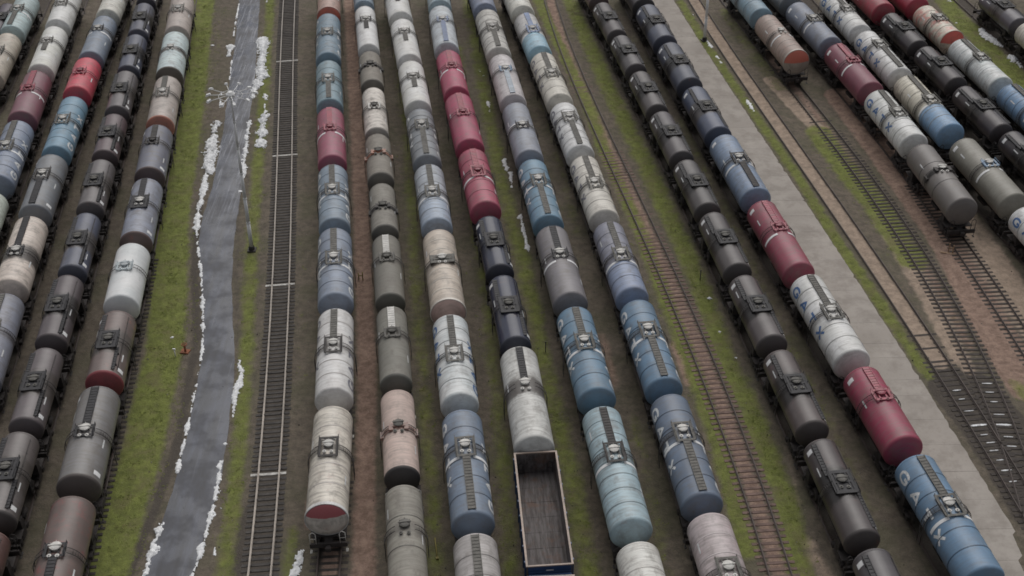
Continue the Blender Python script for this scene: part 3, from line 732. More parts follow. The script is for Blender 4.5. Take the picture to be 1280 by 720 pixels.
MOSS = [
 ([(257, -30), (253, 0), (236, 144), (224, 216), (214, 288), (212, 360), (206, 432), (191, 504), (175, 576), (150, 650), (131, 720), (120, 760)], 3.3, 0.8, 1.25),
 ([(338, 0), (331, 110), (321, 230), (314, 320), (309, 432), (304, 504), (298, 576), (288, 650), (280, 720)], 1.5, 0.7, 0.9),
 ([(274, 40), (262, 110), (250, 180)], 1.2, 0.8, 0.45),
 ([(378, 300), (376, 420), (372, 520)], 0.8, 0.7, 0.35), ([(366, 660), (362, 720)], 1.2, 0.6, 0.7),
 ([(497, 40), (507, 150), (520, 350), (538, 600), (546, 720)], 1.6, 0.9, 0.68),
 ([(572, 60), (592, 250), (612, 400), (632, 600), (640, 720)], 1.7, 0.9, 0.68),
 ([(585, 0), (603, 100), (625, 220), (652, 320), (680, 450), (715, 600), (738, 720)], 1.9, 0.9, 0.8),
 ([(640, 0), (690, 170), (725, 300)], 1.3, 0.8, 0.5), ([(790, 520), (812, 600), (835, 720)], 1.2, 0.8, 0.55),
 ([(672, 0), (700, 60), (735, 130), (752, 180), (778, 240), (804, 300), (832, 375), (862, 450), (900, 560), (935, 690)], 1.7, 0.6, 0.95),
 ([(712, 0), (760, 110), (790, 170), (832, 260), (872, 350), (902, 440), (937, 510), (980, 620), (1000, 720)], 2.3, 0.9, 0.9),
 ([(850, 150), (960, 370), (1090, 640)], 1.3, 0.9, 0.5),
 ([(850, 2), (885, 60), (920, 110), (955, 160), (1000, 225), (1045, 300), (1100, 380), (1160, 470)], 1.3, 0.5, 0.95),
 ([(1022, 165), (1060, 215), (1097, 260), (1142, 328)], 3.0, 0.7, 1.0), ([(905, 15), (940, 65), (978, 112)], 2.2, 0.9, 0.55),
 ([(1180, 380), (1196, 405)], 0.9, 0.6, 0.5), ([(1270, 480), (1285, 500)], 1.5, 0.6, 0.7),
 ([(1175, -10), (1190, 15), (1225, 50), (1275, 100), (1300, 125)], 3.0, 0.8, 1.0)]
for pp, w, so, a in MOSS: stroke('moss', pp, w, so, a)
for pp, w, so, a in [
 ([(436, -20), (442, 80), (449, 200), (454, 320), (459, 480), (456, 600), (455, 740)], 1.8, 0.8, 0.85), ([(415, 670), (411, 740)], 1.2, 0.6, 0.9),
 ([(388, 600), (384, 660)], 0.8, 0.5, 0.6),
 ([(1050, 120), (1085, 165), (1140, 240), (1190, 310), (1235, 400), (1285, 485)], 3.7, 0.8, 1.0),
 ([(752, 420), (768, 480)], 1.3, 0.8, 0.6), ([(843, 430), (862, 480)], 1.0, 0.6, 0.8), ([(905, 680), (915, 720)], 1.4, 0.6, 0.6), ([(528, 480), (535, 560)], 1.2, 0.8, 0.5)]:
    stroke('redg', pp, w, so, a)
for pp, w, so, a in [
 ([(963, 100), (1005, 145), (1030, 170)], 1.8, 0.7, 1.0), ([(1150, 350), (1190, 420), (1212, 465)], 1.3, 0.6, 0.8), ([(1235, 310), (1262, 350), (1300, 410)], 2.5, 0.8, 0.9),
 ([(1010, 680), (1040, 740)], 1.6, 0.8, 0.6), ([(985, 560), (1000, 640)], 0.8, 0.6, 0.5)]:
    stroke('sand', pp, w, so, a)
def tline(k, y0, y1): return [(TRACKS[k](y), y) for y in np.arange(y0, y1, 4.0)]
for pp, w, so, a in [([(1100, 270), (1160, 370), (1200, 450)], 2.2, 0.8, 0.75), ([(1180, 250), (1230, 330), (1290, 420)], 2.6, 1.0, 0.7), ([(1150, 180), (1240, 310)], 2.0, 0.8, 0.55)]: stroke('sand', pp, w, so, a)
stroke('dark', tline('T1', 40, 210), 2.6, 0.6, 0.95, True)
stroke('redg', tline('T2', 40, 210), 1.3, 0.35, 0.7, True)
stroke('sand', tline('T3', 82, 210), 1.5, 0.35, 0.9, True)
stroke('redg', tline('N', 84, 150), 1.3, 0.5, 0.6, True)
for k in ROWS:
    if k in 'NO': continue
    stroke('dark', tline(k, 40, 210), 2.3, 0.8, 0.7, True)
stroke('dark', tline('N', 130, 210), 2.3, 0.8, 0.6, True); stroke('dark', tline('O', 121, 210), 2.6, 0.8, 0.7, True)
for pp, w, so, a in [([(1205, 488), (1240, 530), (1275, 580), (1310, 640)], 5.6, 0.7, 1.25), ([(250, 250), (243, 330), (246, 420), (226, 540), (196, 630), (160, 720)], 0.9, 0.5, 0.8),
 ([(330, 640), (305, 740)], 3.2, 0.6, 0.9), ([(880, 160), (990, 350), (1130, 640)], 1.8, 1.0, 0.55), ([(480, 100), (530, 720)], 0.8, 0.8, 0.4),
 ([(640, 420), (660, 560)], 0.8, 0.8, 0.4), ([(300, 200), (296, 320), (297, 430)], 0.7, 0.5, 0.6)]:
    stroke('dark', pp, w, so, a)
for pp, w in SNOW: stroke('dark', pp, w * 1.2 + 0.3, 0.35, 0.6)
zz = (NR.rand(gxf.size) - 0.5) * 0.05 * inner
for k in TRACKS:                                           # keep the earth below rail foot along every track
    fx = np.array([TRACKS[k](y) for y in gy_]); d = np.abs(GXX - fx[:, None]).ravel()
    zz = np.where(d < 1.75, 0.085 + zz * 0.3 * (d < 0.6), zz)
nx, ny = len(gx_), len(gy_)
ii = np.arange(nx * ny).reshape(ny, nx)
quads = np.stack([ii[:-1, :-1], ii[:-1, 1:], ii[1:, 1:], ii[1:, :-1]], -1).reshape(-1, 4)
me = bpy.data.meshes.new('ground')
me.vertices.add(nx * ny); me.vertices.foreach_set('co', np.stack([gxf, gyf, zz], 1).ravel())
me.loops.add(quads.size); me.loops.foreach_set('vertex_index', quads.ravel().astype(np.int32))
me.polygons.add(len(quads)); me.polygons.foreach_set('loop_start', np.arange(0, quads.size, 4, dtype=np.int32))
me.update(calc_edges=True)
for k, v in LAY.items():
    a = me.attributes.new(k, 'FLOAT', 'POINT'); a.data.foreach_set('value', v.astype(np.float32))
t = NT('yard_earth'); v = t.coords()
def att(n):
    x = t.n('ShaderNodeAttribute'); x.attribute_name = n; return x.outputs['Fac']
n1 = t.noise(v, 0.22, 5, 0.6); n2 = t.noise(v, 1.3, 6, 0.7); n3 = t.noise(v, 7.0, 4, 0.7); n4 = t.noise(v, 0.7, 6, 0.7)
c = t.mix(t.ramp(n2, 0.3, 0.7), alb((74, 68, 61)), alb((97, 89, 79)))
c = t.mix(t.math('MULTIPLY', t.ramp(n1, 0.42, 0.66), 0.4), c, alb((70, 72, 52)))
def cover(layer, lo=0.32, hi=0.68, k=0.75):
    f = t.math('ADD', t.math('MULTIPLY', att(layer), 1.0), t.math('MULTIPLY', t.math('SUBTRACT', n4, 0.5), k))
    return t.ramp(f, lo, hi)
c = t.mix(cover('dark'), c, t.mix(n2, alb((58, 54, 50)), alb((76, 70, 64))))
c = t.mix(cover('redg'), c, t.mix(t.ramp(n2, 0.3, 0.7), alb((100, 83, 74)), alb((133, 113, 101))))
c = t.mix(cover('sand'), c, t.mix(t.ramp(n2, 0.3, 0.7), alb((114, 102, 91)), alb((144, 128, 114))))
g = t.mix(t.ramp(n2, 0.28, 0.72), alb((78, 83, 43)), alb((105, 112, 56)))
n5 = t.noise(v, 0.45, 6, 0.72)
g = t.mix(t.ramp(t.noise(v, 0.5, 5, 0.65), 0.45, 0.7), g, alb((92, 90, 58)))
fm_ = t.math('ADD', att('moss'), t.math('ADD', t.math('MULTIPLY', t.math('SUBTRACT', n4, 0.5), 0.9), t.math('MULTIPLY', t.math('SUBTRACT', n5, 0.5), 1.0)))
c = t.mix(t.math('MULTIPLY', t.ramp(fm_, 0.3, 0.95), 0.92), c, g)
c = t.mix(t.math('MULTIPLY', t.ramp(n3, 0.52, 0.74), 0.35), c, alb((46, 43, 40)))
c = t.mix(t.math('MULTIPLY', t.ramp(t.noise(v, 11.0, 2, 0.5), 0.66, 0.74), 0.35), c, alb((150, 143, 132)))
t.bump(t.math('ADD', n3, t.math('MULTIPLY', n2, 1.5)), 0.8, 0.08)
me.materials.append(t.fin(c, 0.9, 0, 0.25))
go = bpy.data.objects.new('ground', me); COL.objects.link(go); go['kind'] = 'structure'

# ---------------------------------------------------------------- wet road
RL = [(306, -60), (299, 0), (293, 60), (286, 110), (281, 150), (273, 200), (262, 250), (247, 285), (250, 330), (255, 385), (255, 430), (249, 470), (233, 550), (223, 590), (205, 650), (179, 720), (160, 770)]
RR = [(330, -60), (325, 0), (321, 60), (318, 110), (311, 150), (305, 200), (301, 250), (293, 290), (290, 330), (290, 385), (293, 430), (294, 470), (283, 550), (280, 590), (262, 650), (240, 720), (222, 770)]
def resample(pp, n):
    q = np.array(wpts(pp)); s = np.concatenate([[0], np.cumsum(np.hypot(*np.diff(q, axis=0).T))]); u = np.linspace(0, s[-1], n)
    x, y = np.interp(u, s, q[:, 0]), np.interp(u, s, q[:, 1])
    k = np.ones(9) / 9
    xs = np.convolve(np.pad(x, 4, 'edge'), k, 'valid'); ys = np.convolve(np.pad(y, 4, 'edge'), k, 'valid')
    return np.stack([xs, ys], 1)
A, B = resample(RL, 130), resample(RR, 130)
m = MB(); K = 8
vs = []
for a, b in zip(A, B):
    for j in range(K + 1):
        tt = j / K; jit = 0.12 * (RNG.random() - 0.5) if j in (0, K) else 0
        p = a * (1 - tt) + b * tt; vs.append((p[0] + jit, p[1], 0.03 + 0.05 * (1 - (2 * tt - 1) ** 2)))
fs = [(i * (K + 1) + j, (i + 1) * (K + 1) + j, (i + 1) * (K + 1) + j + 1, i * (K + 1) + j + 1) for i in range(129) for j in range(K)]
m.add(vs, fs, True)
t = NT('wet_asphalt'); v = t.coords()
n1 = t.noise(t.vec(v, (1.0, 0.16, 1)), 1.3, 5, 0.65); n2 = t.noise(v, 0.35, 4, 0.6); n3 = t.noise(v, 9, 3, 0.6)
c = t.mix(t.ramp(n1, 0.3, 0.72), alb((42, 44, 51)), alb((60, 64, 76)))
c = t.mix(t.math('MULTIPLY', t.ramp(n2, 0.4, 0.7), 0.5), c, alb((62, 60, 60)))
c = t.mix(t.math('MULTIPLY', t.ramp(t.noise(t.vec(v, (2.2, 0.1, 1)), 1.6, 4, 0.6), 0.6, 0.72), 0.25), c, alb((108, 109, 116)))
sp_ = t.n('ShaderNodeSeparateXYZ'); t.put(sp_.inputs[0], v)
sl = t.math('MULTIPLY', t.ramp(t.noise(t.vec(v, (5.0, 0.16, 1)), 1.0, 6, 0.7), 0.5, 0.66), t.ramp(sp_.outputs[1], 98, 122, 0.0, 0.7))
c = t.mix(sl, c, alb((128, 130, 138)))
t.bump(n3, 0.3, 0.01)
rd = link('road', m.mesh('road'), t.fin(c, t.ramp(n2, 0.38, 0.62, 0.15, 0.55), 0, 0.5)); rd['kind'] = 'structure'

# ---------------------------------------------------------------- concrete path of slabs
PR = [(800, -70), (845, 0), (882, 72), (934, 144), (990, 216), (1027, 288), (1073, 360), (1122, 432), (1172, 504), (1218, 580), (1258, 648), (1300, 720)]
q = np.array(wpts(PR)); pr = clamp_poly(np.polyfit(q[:, 1], q[:, 0], 3), q[:, 1].min(), q[:, 1].max())
path = thing('path', 'concrete slab path beside the row of wagons', 'path'); del path['label']; del path['category']; path['kind'] = 'structure'
mc = None
t = NT('concrete'); v = t.coords(); add, o = t.rnd()
wv = t.n('ShaderNodeNewGeometry').outputs['Position']
n1 = t.noise(wv, 0.5, 6, 0.65); n2 = t.noise(wv, 5, 5, 0.7)
c = t.mix(t.ramp(n1, 0.3, 0.7), alb((122, 116, 110)), alb((146, 140, 134)))
c = t.mix(t.math('MULTIPLY', o, 0.15), c, alb((118, 113, 108)))
c = t.mix(t.math('MULTIPLY', t.ramp(t.noise(wv, 0.25, 6, 0.7), 0.5, 0.68), 0.4), c, alb((108, 101, 95)))
c = t.mix(t.math('MULTIPLY', t.ramp(n2, 0.55, 0.75), 0.35), c, alb((92, 88, 83)))
t.bump(n2, 0.3, 0.01); mc = t.fin(c, 0.85, 0, 0.3)
y = 58.0
while y < 190:
    l = 3.0 if RNG.random() < 0.7 else 2.0
    y0, y1 = y + 0.008, y + l - 0.008; dz = RNG.uniform(-0.005, 0.005)
    vs = []
    for zz_ in (-0.1, 0.07 + dz):
        for (x, yy) in ((TRACKS['M'](y0) + 1.95, y0), (pr(y0) + RNG.uniform(-.06, .06), y0), (pr(y1) + RNG.uniform(-.06, .06), y1), (TRACKS['M'](y1) + 1.95, y1)):
            vs.append((x, yy, zz_))
    E_ = [(pr(q_) + RNG.gauss(0, 0.025) - (0.14 if RNG.random() < 0.05 else 0), q_) for q_ in np.linspace(y0, y1, 7)]
    W_ = [(TRACKS['M'](y1) + 1.95, y1), (TRACKS['M'](y0) + 1.95, y0)]
    O_ = E_ + W_; n_ = len(O_)
    vs = [(x, yy, -0.1) for x, yy in O_] + [(x, yy, 0.07 + dz) for x, yy in O_]
    sm = MB().add(vs, [tuple(range(n_, 2 * n_))] + [(i, (i + 1) % n_, n_ + (i + 1) % n_, n_ + i) for i in range(n_)])
    link('slab', sm.mesh('slab'), mc, path)
    y += l

# ---------------------------------------------------------------- tracks
TL = {'T1': 'empty main track beside the road, bright rails on dark ballast', 'T2': 'empty rusty track between the blue wagons and the black row',
      'T3': 'empty half buried track just right of the concrete path', 'N': 'track behind the orange-ended wagon, joining the turnout',
      'O': 'track running out from under the dark grey end wagon', 'F': 'track ending under the rusty white wagon, first right of the road'}
for k, (d, _, _) in ROWS.items():
    TL.setdefault(k, 'track carrying the ' + d)
def rail_mesh(f, off, y0, y1):
    m = MB(); prof = [(-0.075, 0), (0.075, 0), (0.075, 0.02), (0.012, 0.045), (0.012, 0.12), (0.038, 0.13), (0.038, 0.165), (-0.038, 0.165), (-0.038, 0.13), (-0.012, 0.12), (-0.012, 0.045), (-0.075, 0.02)]
    ys = np.arange(y0, y1 + 1.9, 2.0); n = len(prof); vs = []
    for y in ys:
        s = heading(f, y); k = math.sqrt(1 + s * s); x0 = f(y); cx, cy = 1 / k, -s / k
        for (u, w) in prof: vs.append((x0 + cx * (off + u), y + cy * (off + u), Z_RAIL - 0.165 + w))
    fs = [(i * n + j, i * n + (j + 1) % n, (i + 1) * n + (j + 1) % n, (i + 1) * n + j) for i in range(len(ys) - 1) for j in range(n)]
    return m.add(vs, fs)
def g_sleeper():
    m = MB(); m.box(-1.36, 1.36, -0.125, 0.125, 0.0, 0.115)
    for x in (-0.795, 0.795):
        m.box(x - 0.19, x - 0.09, -0.08, 0.08, 0.115, 0.15); m.box(x + 0.09, x + 0.19, -0.08, 0.08, 0.115, 0.15)
    return m
SLM = {}
def track(k, y0, y1, rail_mat, sl_mat, each, sp=0.62, bury=None):
    f = TRACKS[k]; tr = thing('railway_track', TL[k], 'track', (0, 0, 0), 0, 'tracks of the yard')
    for off in (-0.795, 0.795): link('rail', rail_mesh(f, off, y0, y1).mesh('rail'), rail_mat, tr)
    ys = np.arange(y0, y1, sp)
    for i, y in enumerate(ys):
        rz = math.atan2(-heading(f, y), 1) + RNG.gauss(0, 0.008)
        one = each and each[0] <= y <= each[1]
        dz = 0.012 + RNG.gauss(0, 0.008) - (bury(y) if bury else 0.0)
        if one:
            o = link('sleeper', cached(('sleeper', sl_mat.name), g_sleeper, 'sleeper'), sl_mat, tr)
            o.location = (f(y) + RNG.gauss(0, 0.03), y, dz); o.rotation_euler = (0, 0, rz); SLM.setdefault(k, []).append(o)
    return tr
Y_ = lambda px, py: unp(px, py)[1]
track('T1', 52, 200, M_RAILB, M_SLEEP, (58, 178), sp=0.54)
def bury2(y): return max(0.0, min(0.07, (y - 98) * 0.0014 + 0.014 + 0.022 * math.sin(y * 0.31) + RNG.gauss(0, 0.008)))
track('T2', 52, 200, M_RAILR, M_SLEEPB, (58, 150), bury=bury2)
def bury3(y): return max(0.0, min(0.16, (y - 81) * 0.008 + 0.02 + RNG.gauss(0, 0.01)))
track('T3', 60, 200, M_RAILR, M_SLEEPD, (60, 90), bury=bury3)
track('N', 64, 200, M_RAILR, M_SLEEPD, (62, 140), bury=lambda y: 0.05 * max(0, min(1, (y - 116) / 12)) + 0.004 + RNG.gauss(0, 0.006))
track('O', 70, 200, M_RAILR, M_SLEEPD, (74, 112), bury=lambda y: 0.018 + RNG.gauss(0, 0.008))
track('F', 52, 200, M_RAILR, M_SLEEPD, (56, 82), bury=lambda y: 0.03 + RNG.gauss(0, 0.012))
for k in ROWS:
    if k in 'NOF': continue
    track(k, 50, 200, M_RAILR, M_SLEEPD, None if k != 'E' else (58, 100))
# painted sleepers across the main track
for py in (75.5, 195.5, 357, 591):
    yy = unp(350, py, 0.13)[1]
    o = min(SLM['T1'], key=lambda s: abs(s.location.y - yy))
    o.material_slots[0].link = 'OBJECT'; o.material_slots[0].material = plain('whitewash', alb((160, 158, 154)), 0.8, 0, 0.3, 4.0)
    o.location.z += 0.012; o['label'] = 'whitewashed sleeper'

# ---------------------------------------------------------------- wagons
for k in ROWS: place_row(k)

def gondola(label, far_px, L, outer, inner):
    f = TRACKS['I']; zt = 3.35
    Yf = unp(far_px[0], far_px[1], zt + Z_RAIL)[1]; yc = Yf - L / 2; rz = math.atan2(-heading(f, yc), 1)
    t = thing('gondola_wagon', label, 'gondola wagon', (f(yc), yc, Z_RAIL), rz, 'open wagons')
    h = L / 2; W = 1.54
    link('floor', MB().box(-W + 0.09, W - 0.09, -h + 0.09, h - 0.09, 1.25, 1.36).mesh('floor'), inner, t)
    for s in (-1, 1):
        m = MB().box(s * W - 0.04 * (1 + s), s * W + 0.04 * (1 - s), -h, h, 1.2, zt - 0.1)
        w = link('side_wall', m.mesh('side_wall'), inner if s > 0 else inner, t)
        for i in range(8):
            y = -h + 0.5 + i * (L - 1.0) / 7
            link('stake', MB().box(s * (W + 0.075) - 0.07, s * (W + 0.075) + 0.07, y - 0.08, y + 0.08, 1.1, zt - 0.103).mesh('stake'), outer, w)
        link('top_rail', MB().box(s * W - 0.07, s * W + 0.07, -h - 0.06, h + 0.06, zt - 0.098, zt).mesh('top_rail'), paint((140, 122, 110), 0.4, 0.2), t)
        e = link('end_wall', MB().box(-W + 0.081, W - 0.081, s * h - 0.04 * (1 + s), s * h + 0.04 * (1 - s), 1.2, zt - 0.1).mesh('end_wall'), inner if s > 0 else outer, t)
        link('top_rail', MB().box(-W + 0.072, W - 0.072, s * h - 0.06, s * h + 0.06, zt - 0.097, zt - 0.002).mesh('top_rail'), paint((140, 122, 110), 0.4, 0.2), t)
        for j in range(3):
            z = 1.6 + 0.5 * j; link('rib', MB().box(-W + 0.1, W - 0.1, s * (h + 0.06) - 0.055, s * (h + 0.06) + 0.055, z, z + 0.16).mesh('rib'), outer, e)
        b = link('bogie', cached(('bogie',), g_bogie, 'bogie'), M_FRAME, t); b.location = (0, s * (h - 1.9), 0)
        for yy in (-0.925, 0.925): link('wheelset', cached(('wheelset',), g_wheelset, 'wheelset'), M_WHEEL, b).location = (0, yy, 0)
        link('coupler', cached(('b', 'coupler', round(L * 4) / 4, s), lambda: g_coupler(round(L * 4) / 4, s), 'coupler'), M_FRAME, t)
    for i in range(7):
        y0, y1 = -h + 0.25 + i * (L - 0.5) / 7, -h + 0.25 + (i + 1) * (L - 0.5) / 7
        for sx in (-1, 1):
            p = MB().box(min(sx * 0.12, sx * 1.38), max(sx * 0.12, sx * 1.38), y0 + 0.06, y1 - 0.06, 1.36, 1.37 + RNG.uniform(0, 0.012)); link('floor_hatch', p.mesh('floor_hatch'), inner, t)
    link('end_plate', MB().box(-1.45, 1.45, -h - 0.6, -h - 0.16, 2.6, 2.66).mesh('end_plate'), outer, t)
    link('underframe', MB().box(-0.3, 0.3, -h - 0.3, h + 0.3, 0.85, 1.2).mesh('underframe'), M_FRAME, t)
    link('marking', MB().box(-0.25, 0.25, -h - 0.125, -h - 0.117, 2.9, 3.0).mesh('marking'), M_WHITE, t)
    return t
t = NT('gondola_inside'); v = t.coords()
c = t.mix(t.ramp(t.noise(t.vec(v, (3.2, 0.35, 1.2)), 1.4, 6, 0.7), 0.32, 0.68), alb((58, 53, 51)), alb((92, 88, 88)))
c = t.mix(t.math('MULTIPLY', t.ramp(t.noise(v, 0.8, 6, 0.7), 0.5, 0.66), 0.6), c, alb((86, 66, 56)))
_gi = t.fin(c, 0.8); _go = paint((44, 68, 104), 0.3, 0.05)
gondola('blue open gondola wagon with empty dark rusty hold', (673, 565), unp(673, 565, 3.65)[1] - unp(685.5, 706, 3.65)[1], _go, _gi)
gondola('blue open gondola wagon cut off by bottom edge', (689, 720), 12.2, _go, _gi)

# ---------------------------------------------------------------- light masts
def proj_y(X, Y, Z):
    dz = Z - HCAM; d = Y * _ct - dz * _st; x = X / d; yv = (-dz * _ct - Y * _st) / d
    return 360 + FPX * (_s * -x + _c * yv), d
def mast(label, base_px, H, lamps, R):
    bx, by = unp(*base_px)
    t = thing('light_mast', label, 'light mast', (bx, by, 0), 0.3, 'floodlight masts')
    link('base', MB().box(-0.4, 0.4, -0.4, 0.4, -0.2, 0.15).lathe([(0.3, 0.15), (0.3, 0.4), (0.22, 0.52)], axis='z', n=14, smooth=False).mesh('base'), M_DARK, t)
    p = MB(); n = 6
    for i in range(n):
        z0, z1 = 0.5 + (H - 0.5) * i / n, 0.5 + (H - 0.5) * (i + 1) / n
        r = lambda z: 0.2 - 0.12 * z / H
        p.bar((0, 0, z0), (0, 0, z1), r(z0), 12, r(z1))
    pole = link('pole', p.mesh('pole'), M_MAST, t)
    for i in range(1, n):
        z = 0.5 + (H - 0.5) * i / n; link('joint', MB().bar((0, 0, z - 0.08), (0, 0, z + 0.08), 0.225 - 0.12 * z / H, 12).mesh('joint'), M_MAST, pole)
    hub = MB().lathe([(0.001, -0.1), (0.42, -0.1), (0.42, 0.15), (0.2, 0.35), (0.001, 0.36)], axis='z', c=(0, 0, H), n=16, smooth=False)
    for i in range(16):
        a, b = 2 * math.pi * i / 16, 2 * math.pi * (i + 1) / 16; r = R * 0.5
        hub.bar((r * math.cos(a), r * math.sin(a), H - 0.05), (r * math.cos(b), r * math.sin(b), H - 0.05), 0.03, 5)
    link('crown', hub.mesh('crown'), M_MAST, t)
    for i in range(lamps):
        a = 2 * math.pi * (i + 0.3 * RNG.random()) / lamps; rr = R * RNG.uniform(0.88, 1.05); c, s = math.cos(a), math.sin(a)
        arm = link('arm', MB().bar((c * 0.3, s * 0.3, H + 0.05), (c * rr, s * rr, H + 0.12), 0.035, 6).mesh('arm'), M_MAST, t)
        lm = MB(); X = Vector((c, s, 0)); Yv = Vector((-s, c, 0)); o = Vector((c * rr, s * rr, H + 0.1))
        vs = []
        for (u, w, z) in ((-.3, -.22, .08), (.42, -.26, -.1), (.42, .26, -.1), (-.3, .22, .08), (-.2, -.15, .3), (.3, -.18, .16), (.3, .18, .16), (-.2, .15, .3)):
            vs.append(o + (X * u + Yv * w + Vector((0, 0, z))) * 0.66)
        lm.add(vs, [(0, 3, 2, 1), (4, 5, 6, 7), (0, 1, 5, 4), (1, 2, 6, 5), (2, 3, 7, 6), (3, 0, 4, 7)])
        link('floodlight', lm.mesh('floodlight'), M_WHITE, t)
    return t
_b = unp(315, 313); _h = 20.0
for _ in range(60):
    yy, dd = proj_y(_b[0], _b[1], _h); _h += (yy - 119) * 0.04
_m1 = mast('tall light mast with ring of ten floodlights beside the road', (315, 313), _h, 10, 30 / (FPX / proj_y(_b[0], _b[1], _h)[1]))
_m1.rotation_euler = (0, math.radians(1.1), 0)
mast('grey light mast on the grass by the concrete path', (880.5, 51), _h, 10, 2.1)

# ---------------------------------------------------------------- snow left on the verges
def vnoise(x, y, f, seed):
    rs = np.random.RandomState(seed).rand(64, 64); X, Yq = x * f, y * f; xi, yi = np.floor(X).astype(int), np.floor(Yq).astype(int); u, w = X - xi, Yq - yi
    u = u * u * (3 - 2 * u); w = w * w * (3 - 2 * w); g = lambda a, b: rs[a % 64, b % 64]
    return (g(xi, yi) * (1 - u) + g(xi + 1, yi) * u) * (1 - w) + (g(xi, yi + 1) * (1 - u) + g(xi + 1, yi + 1) * u) * w
m = MB(); cs = 0.08
for pp, w in SNOW:
    pts = wpts(pp);
    if len(pts) == 1: pts = pts * 2
    P = np.array(pts); mar = w * 2.2 + 0.4
    X, Yq = np.meshgrid(np.arange(P[:, 0].min() - mar, P[:, 0].max() + mar, cs), np.arange(P[:, 1].min() - mar, P[:, 1].max() + mar, cs))
    d = seg_dist(X, Yq, pts)
    nn = 0.55 * vnoise(X, Yq, 0.9, 1) + 0.3 * vnoise(X, Yq, 2.6, 2) + 0.25 * vnoise(X, Yq, 7.0, 3) + 0.34 * vnoise(X, Yq, 13.0, 4) - 0.72
    w = w * 0.75
    F = w * 0.8 - d + nn * (w * 2.3 + 0.17)
    Zs = 0.035 + np.clip(F, 0, 0.6) * 0.45 + 0.03 * vnoise(X, Yq, 4, 5)
    # over the road crown
    ids = -np.ones(X.shape, int)
    cell = (F[:-1, :-1] + F[1:, :-1] + F[:-1, 1:] + F[1:, 1:]) > 0
    vs, fs = [], []
    for i, j in zip(*np.nonzero(cell)):
        qd = []
        for a, b in ((i, j), (i, j + 1), (i + 1, j + 1), (i + 1, j)):
            if ids[a, b] < 0:
                ids[a, b] = len(vs); vs.append((X[a, b], Yq[a, b], Zs[a, b] if F[a, b] > 0 else 0.005))
            qd.append(ids[a, b])
        fs.append(qd)
    if vs: m.add(vs, fs, True)
t = NT('old_snow'); v = t.coords()
c = t.mix(t.ramp(t.noise(v, 3.5, 5, 0.7), 0.35, 0.6), (0.72, 0.73, 0.75), (0.92, 0.93, 0.94))
c = t.mix(t.ramp(t.noise(v, 2.4, 7, 0.75), 0.55, 0.72), c, (0.4, 0.39, 0.38))
t.bump(t.noise(v, 8, 3), 0.4, 0.03)
sn = link('snow', m.mesh('snow'), t.fin(c, 0.8, 0, 0.3)); sn['kind'] = 'stuff'; sn['label'] = 'patches of old melting snow along road and verges'; sn['category'] = 'snow'

# snow lying between the sleepers of the turnout
m = MB()
for i, (k, py, xs) in enumerate([('T3', 533, (1.0, 0.75)), ('T3', 489, (.5, .2)), ('T3', 500, (.35, .1)), ('T3', 515, (.6, .1)), ('T3', 545, (.4, .1)), ('T3', 555, (.5, .1)), ('N', 481, (.6, .15)), ('N', 492, (.5, .1)), ('N', 504, (.4, .1)), ('N', 520, (.6, .1)), ('N', 533, (.9, .7)), ('N', 548, (.5, .1)), ('T3', 565, (.5, .1)), ('T3', 590, (.6, .3)), ('T3', 577, (.4, .1)), ('N', 560, (.5, .1)), ('T3', 604, (.4, .15))]):
    yq = unp(1230, py)[1]; x0 = TRACKS[k](yq)
    hw = 0.62 * xs[0] + 0.05; dd = 0.09 + 0.16 * xs[1]; xo = RNG.uniform(-0.2, 0.2) * (1 - xs[0])
    vs, fs = [], []
    N = 14
    for a in range(N + 1):
        u = -1 + 2 * a / N; e = 1 - 0.5 * u ** 4 + RNG.uniform(-.25, .15)
        for b in (-1, 0, 1): vs.append((x0 + xo + u * hw + RNG.uniform(-.02, .02), yq - heading(TRACKS[k], yq) * u * hw + b * dd * e * 0.5, 0.15 if b else 0.185))
    for a in range(N):
        for b in range(2): fs.append((a * 3 + b, (a + 1) * 3 + b, (a + 1) * 3 + b + 1, a * 3 + b + 1))
    m.add(vs, fs, True)
s2 = link('snow', m.mesh('turnout_snow'), sn.data.materials[0]); s2['kind'] = 'stuff'; s2['label'] = 'thin snow lying on the turnout sleepers'; s2['category'] = 'snow'

# ---------------------------------------------------------------- grass tufts on the mossy strips
cand = []
for pp, w, so, a in MOSS:
    P = np.array(wpts(pp)); seg = np.hypot(*np.diff(P, axis=0).T); n = int(seg.sum() * w * 6.5 * a * a)
    for _ in range(n):
        i = NR.choice(len(seg), p=seg / seg.sum()); u = NR.rand(); d = P[i + 1] - P[i]; nn = np.array([-d[1], d[0]]) / (np.hypot(*d) + 1e-9)
        p = P[i] + d * u + nn * NR.normal(0, w * 0.36); cand.append(p)
cand = np.array(cand)
keep = np.ones(len(cand), bool)
keep &= (vnoise(cand[:, 0] + 100, cand[:, 1], 0.8, 11) + 0.5 * vnoise(cand[:, 0] + 100, cand[:, 1], 2.4, 12)) > 0.62
fr = np.array([[np.interp(p[1], A[::-1, 1], A[::-1, 0]), np.interp(p[1], B[::-1, 1], B[::-1, 0])] for p in cand])
keep &= ~((cand[:, 0] > fr[:, 0] - 0.4) & (cand[:, 0] < fr[:, 1] + 0.3))
keep &= np.array([not (TRACKS['M'](p[1]) + 1.5 < p[0] < pr(p[1]) + 0.25) for p in cand])
m = MB()
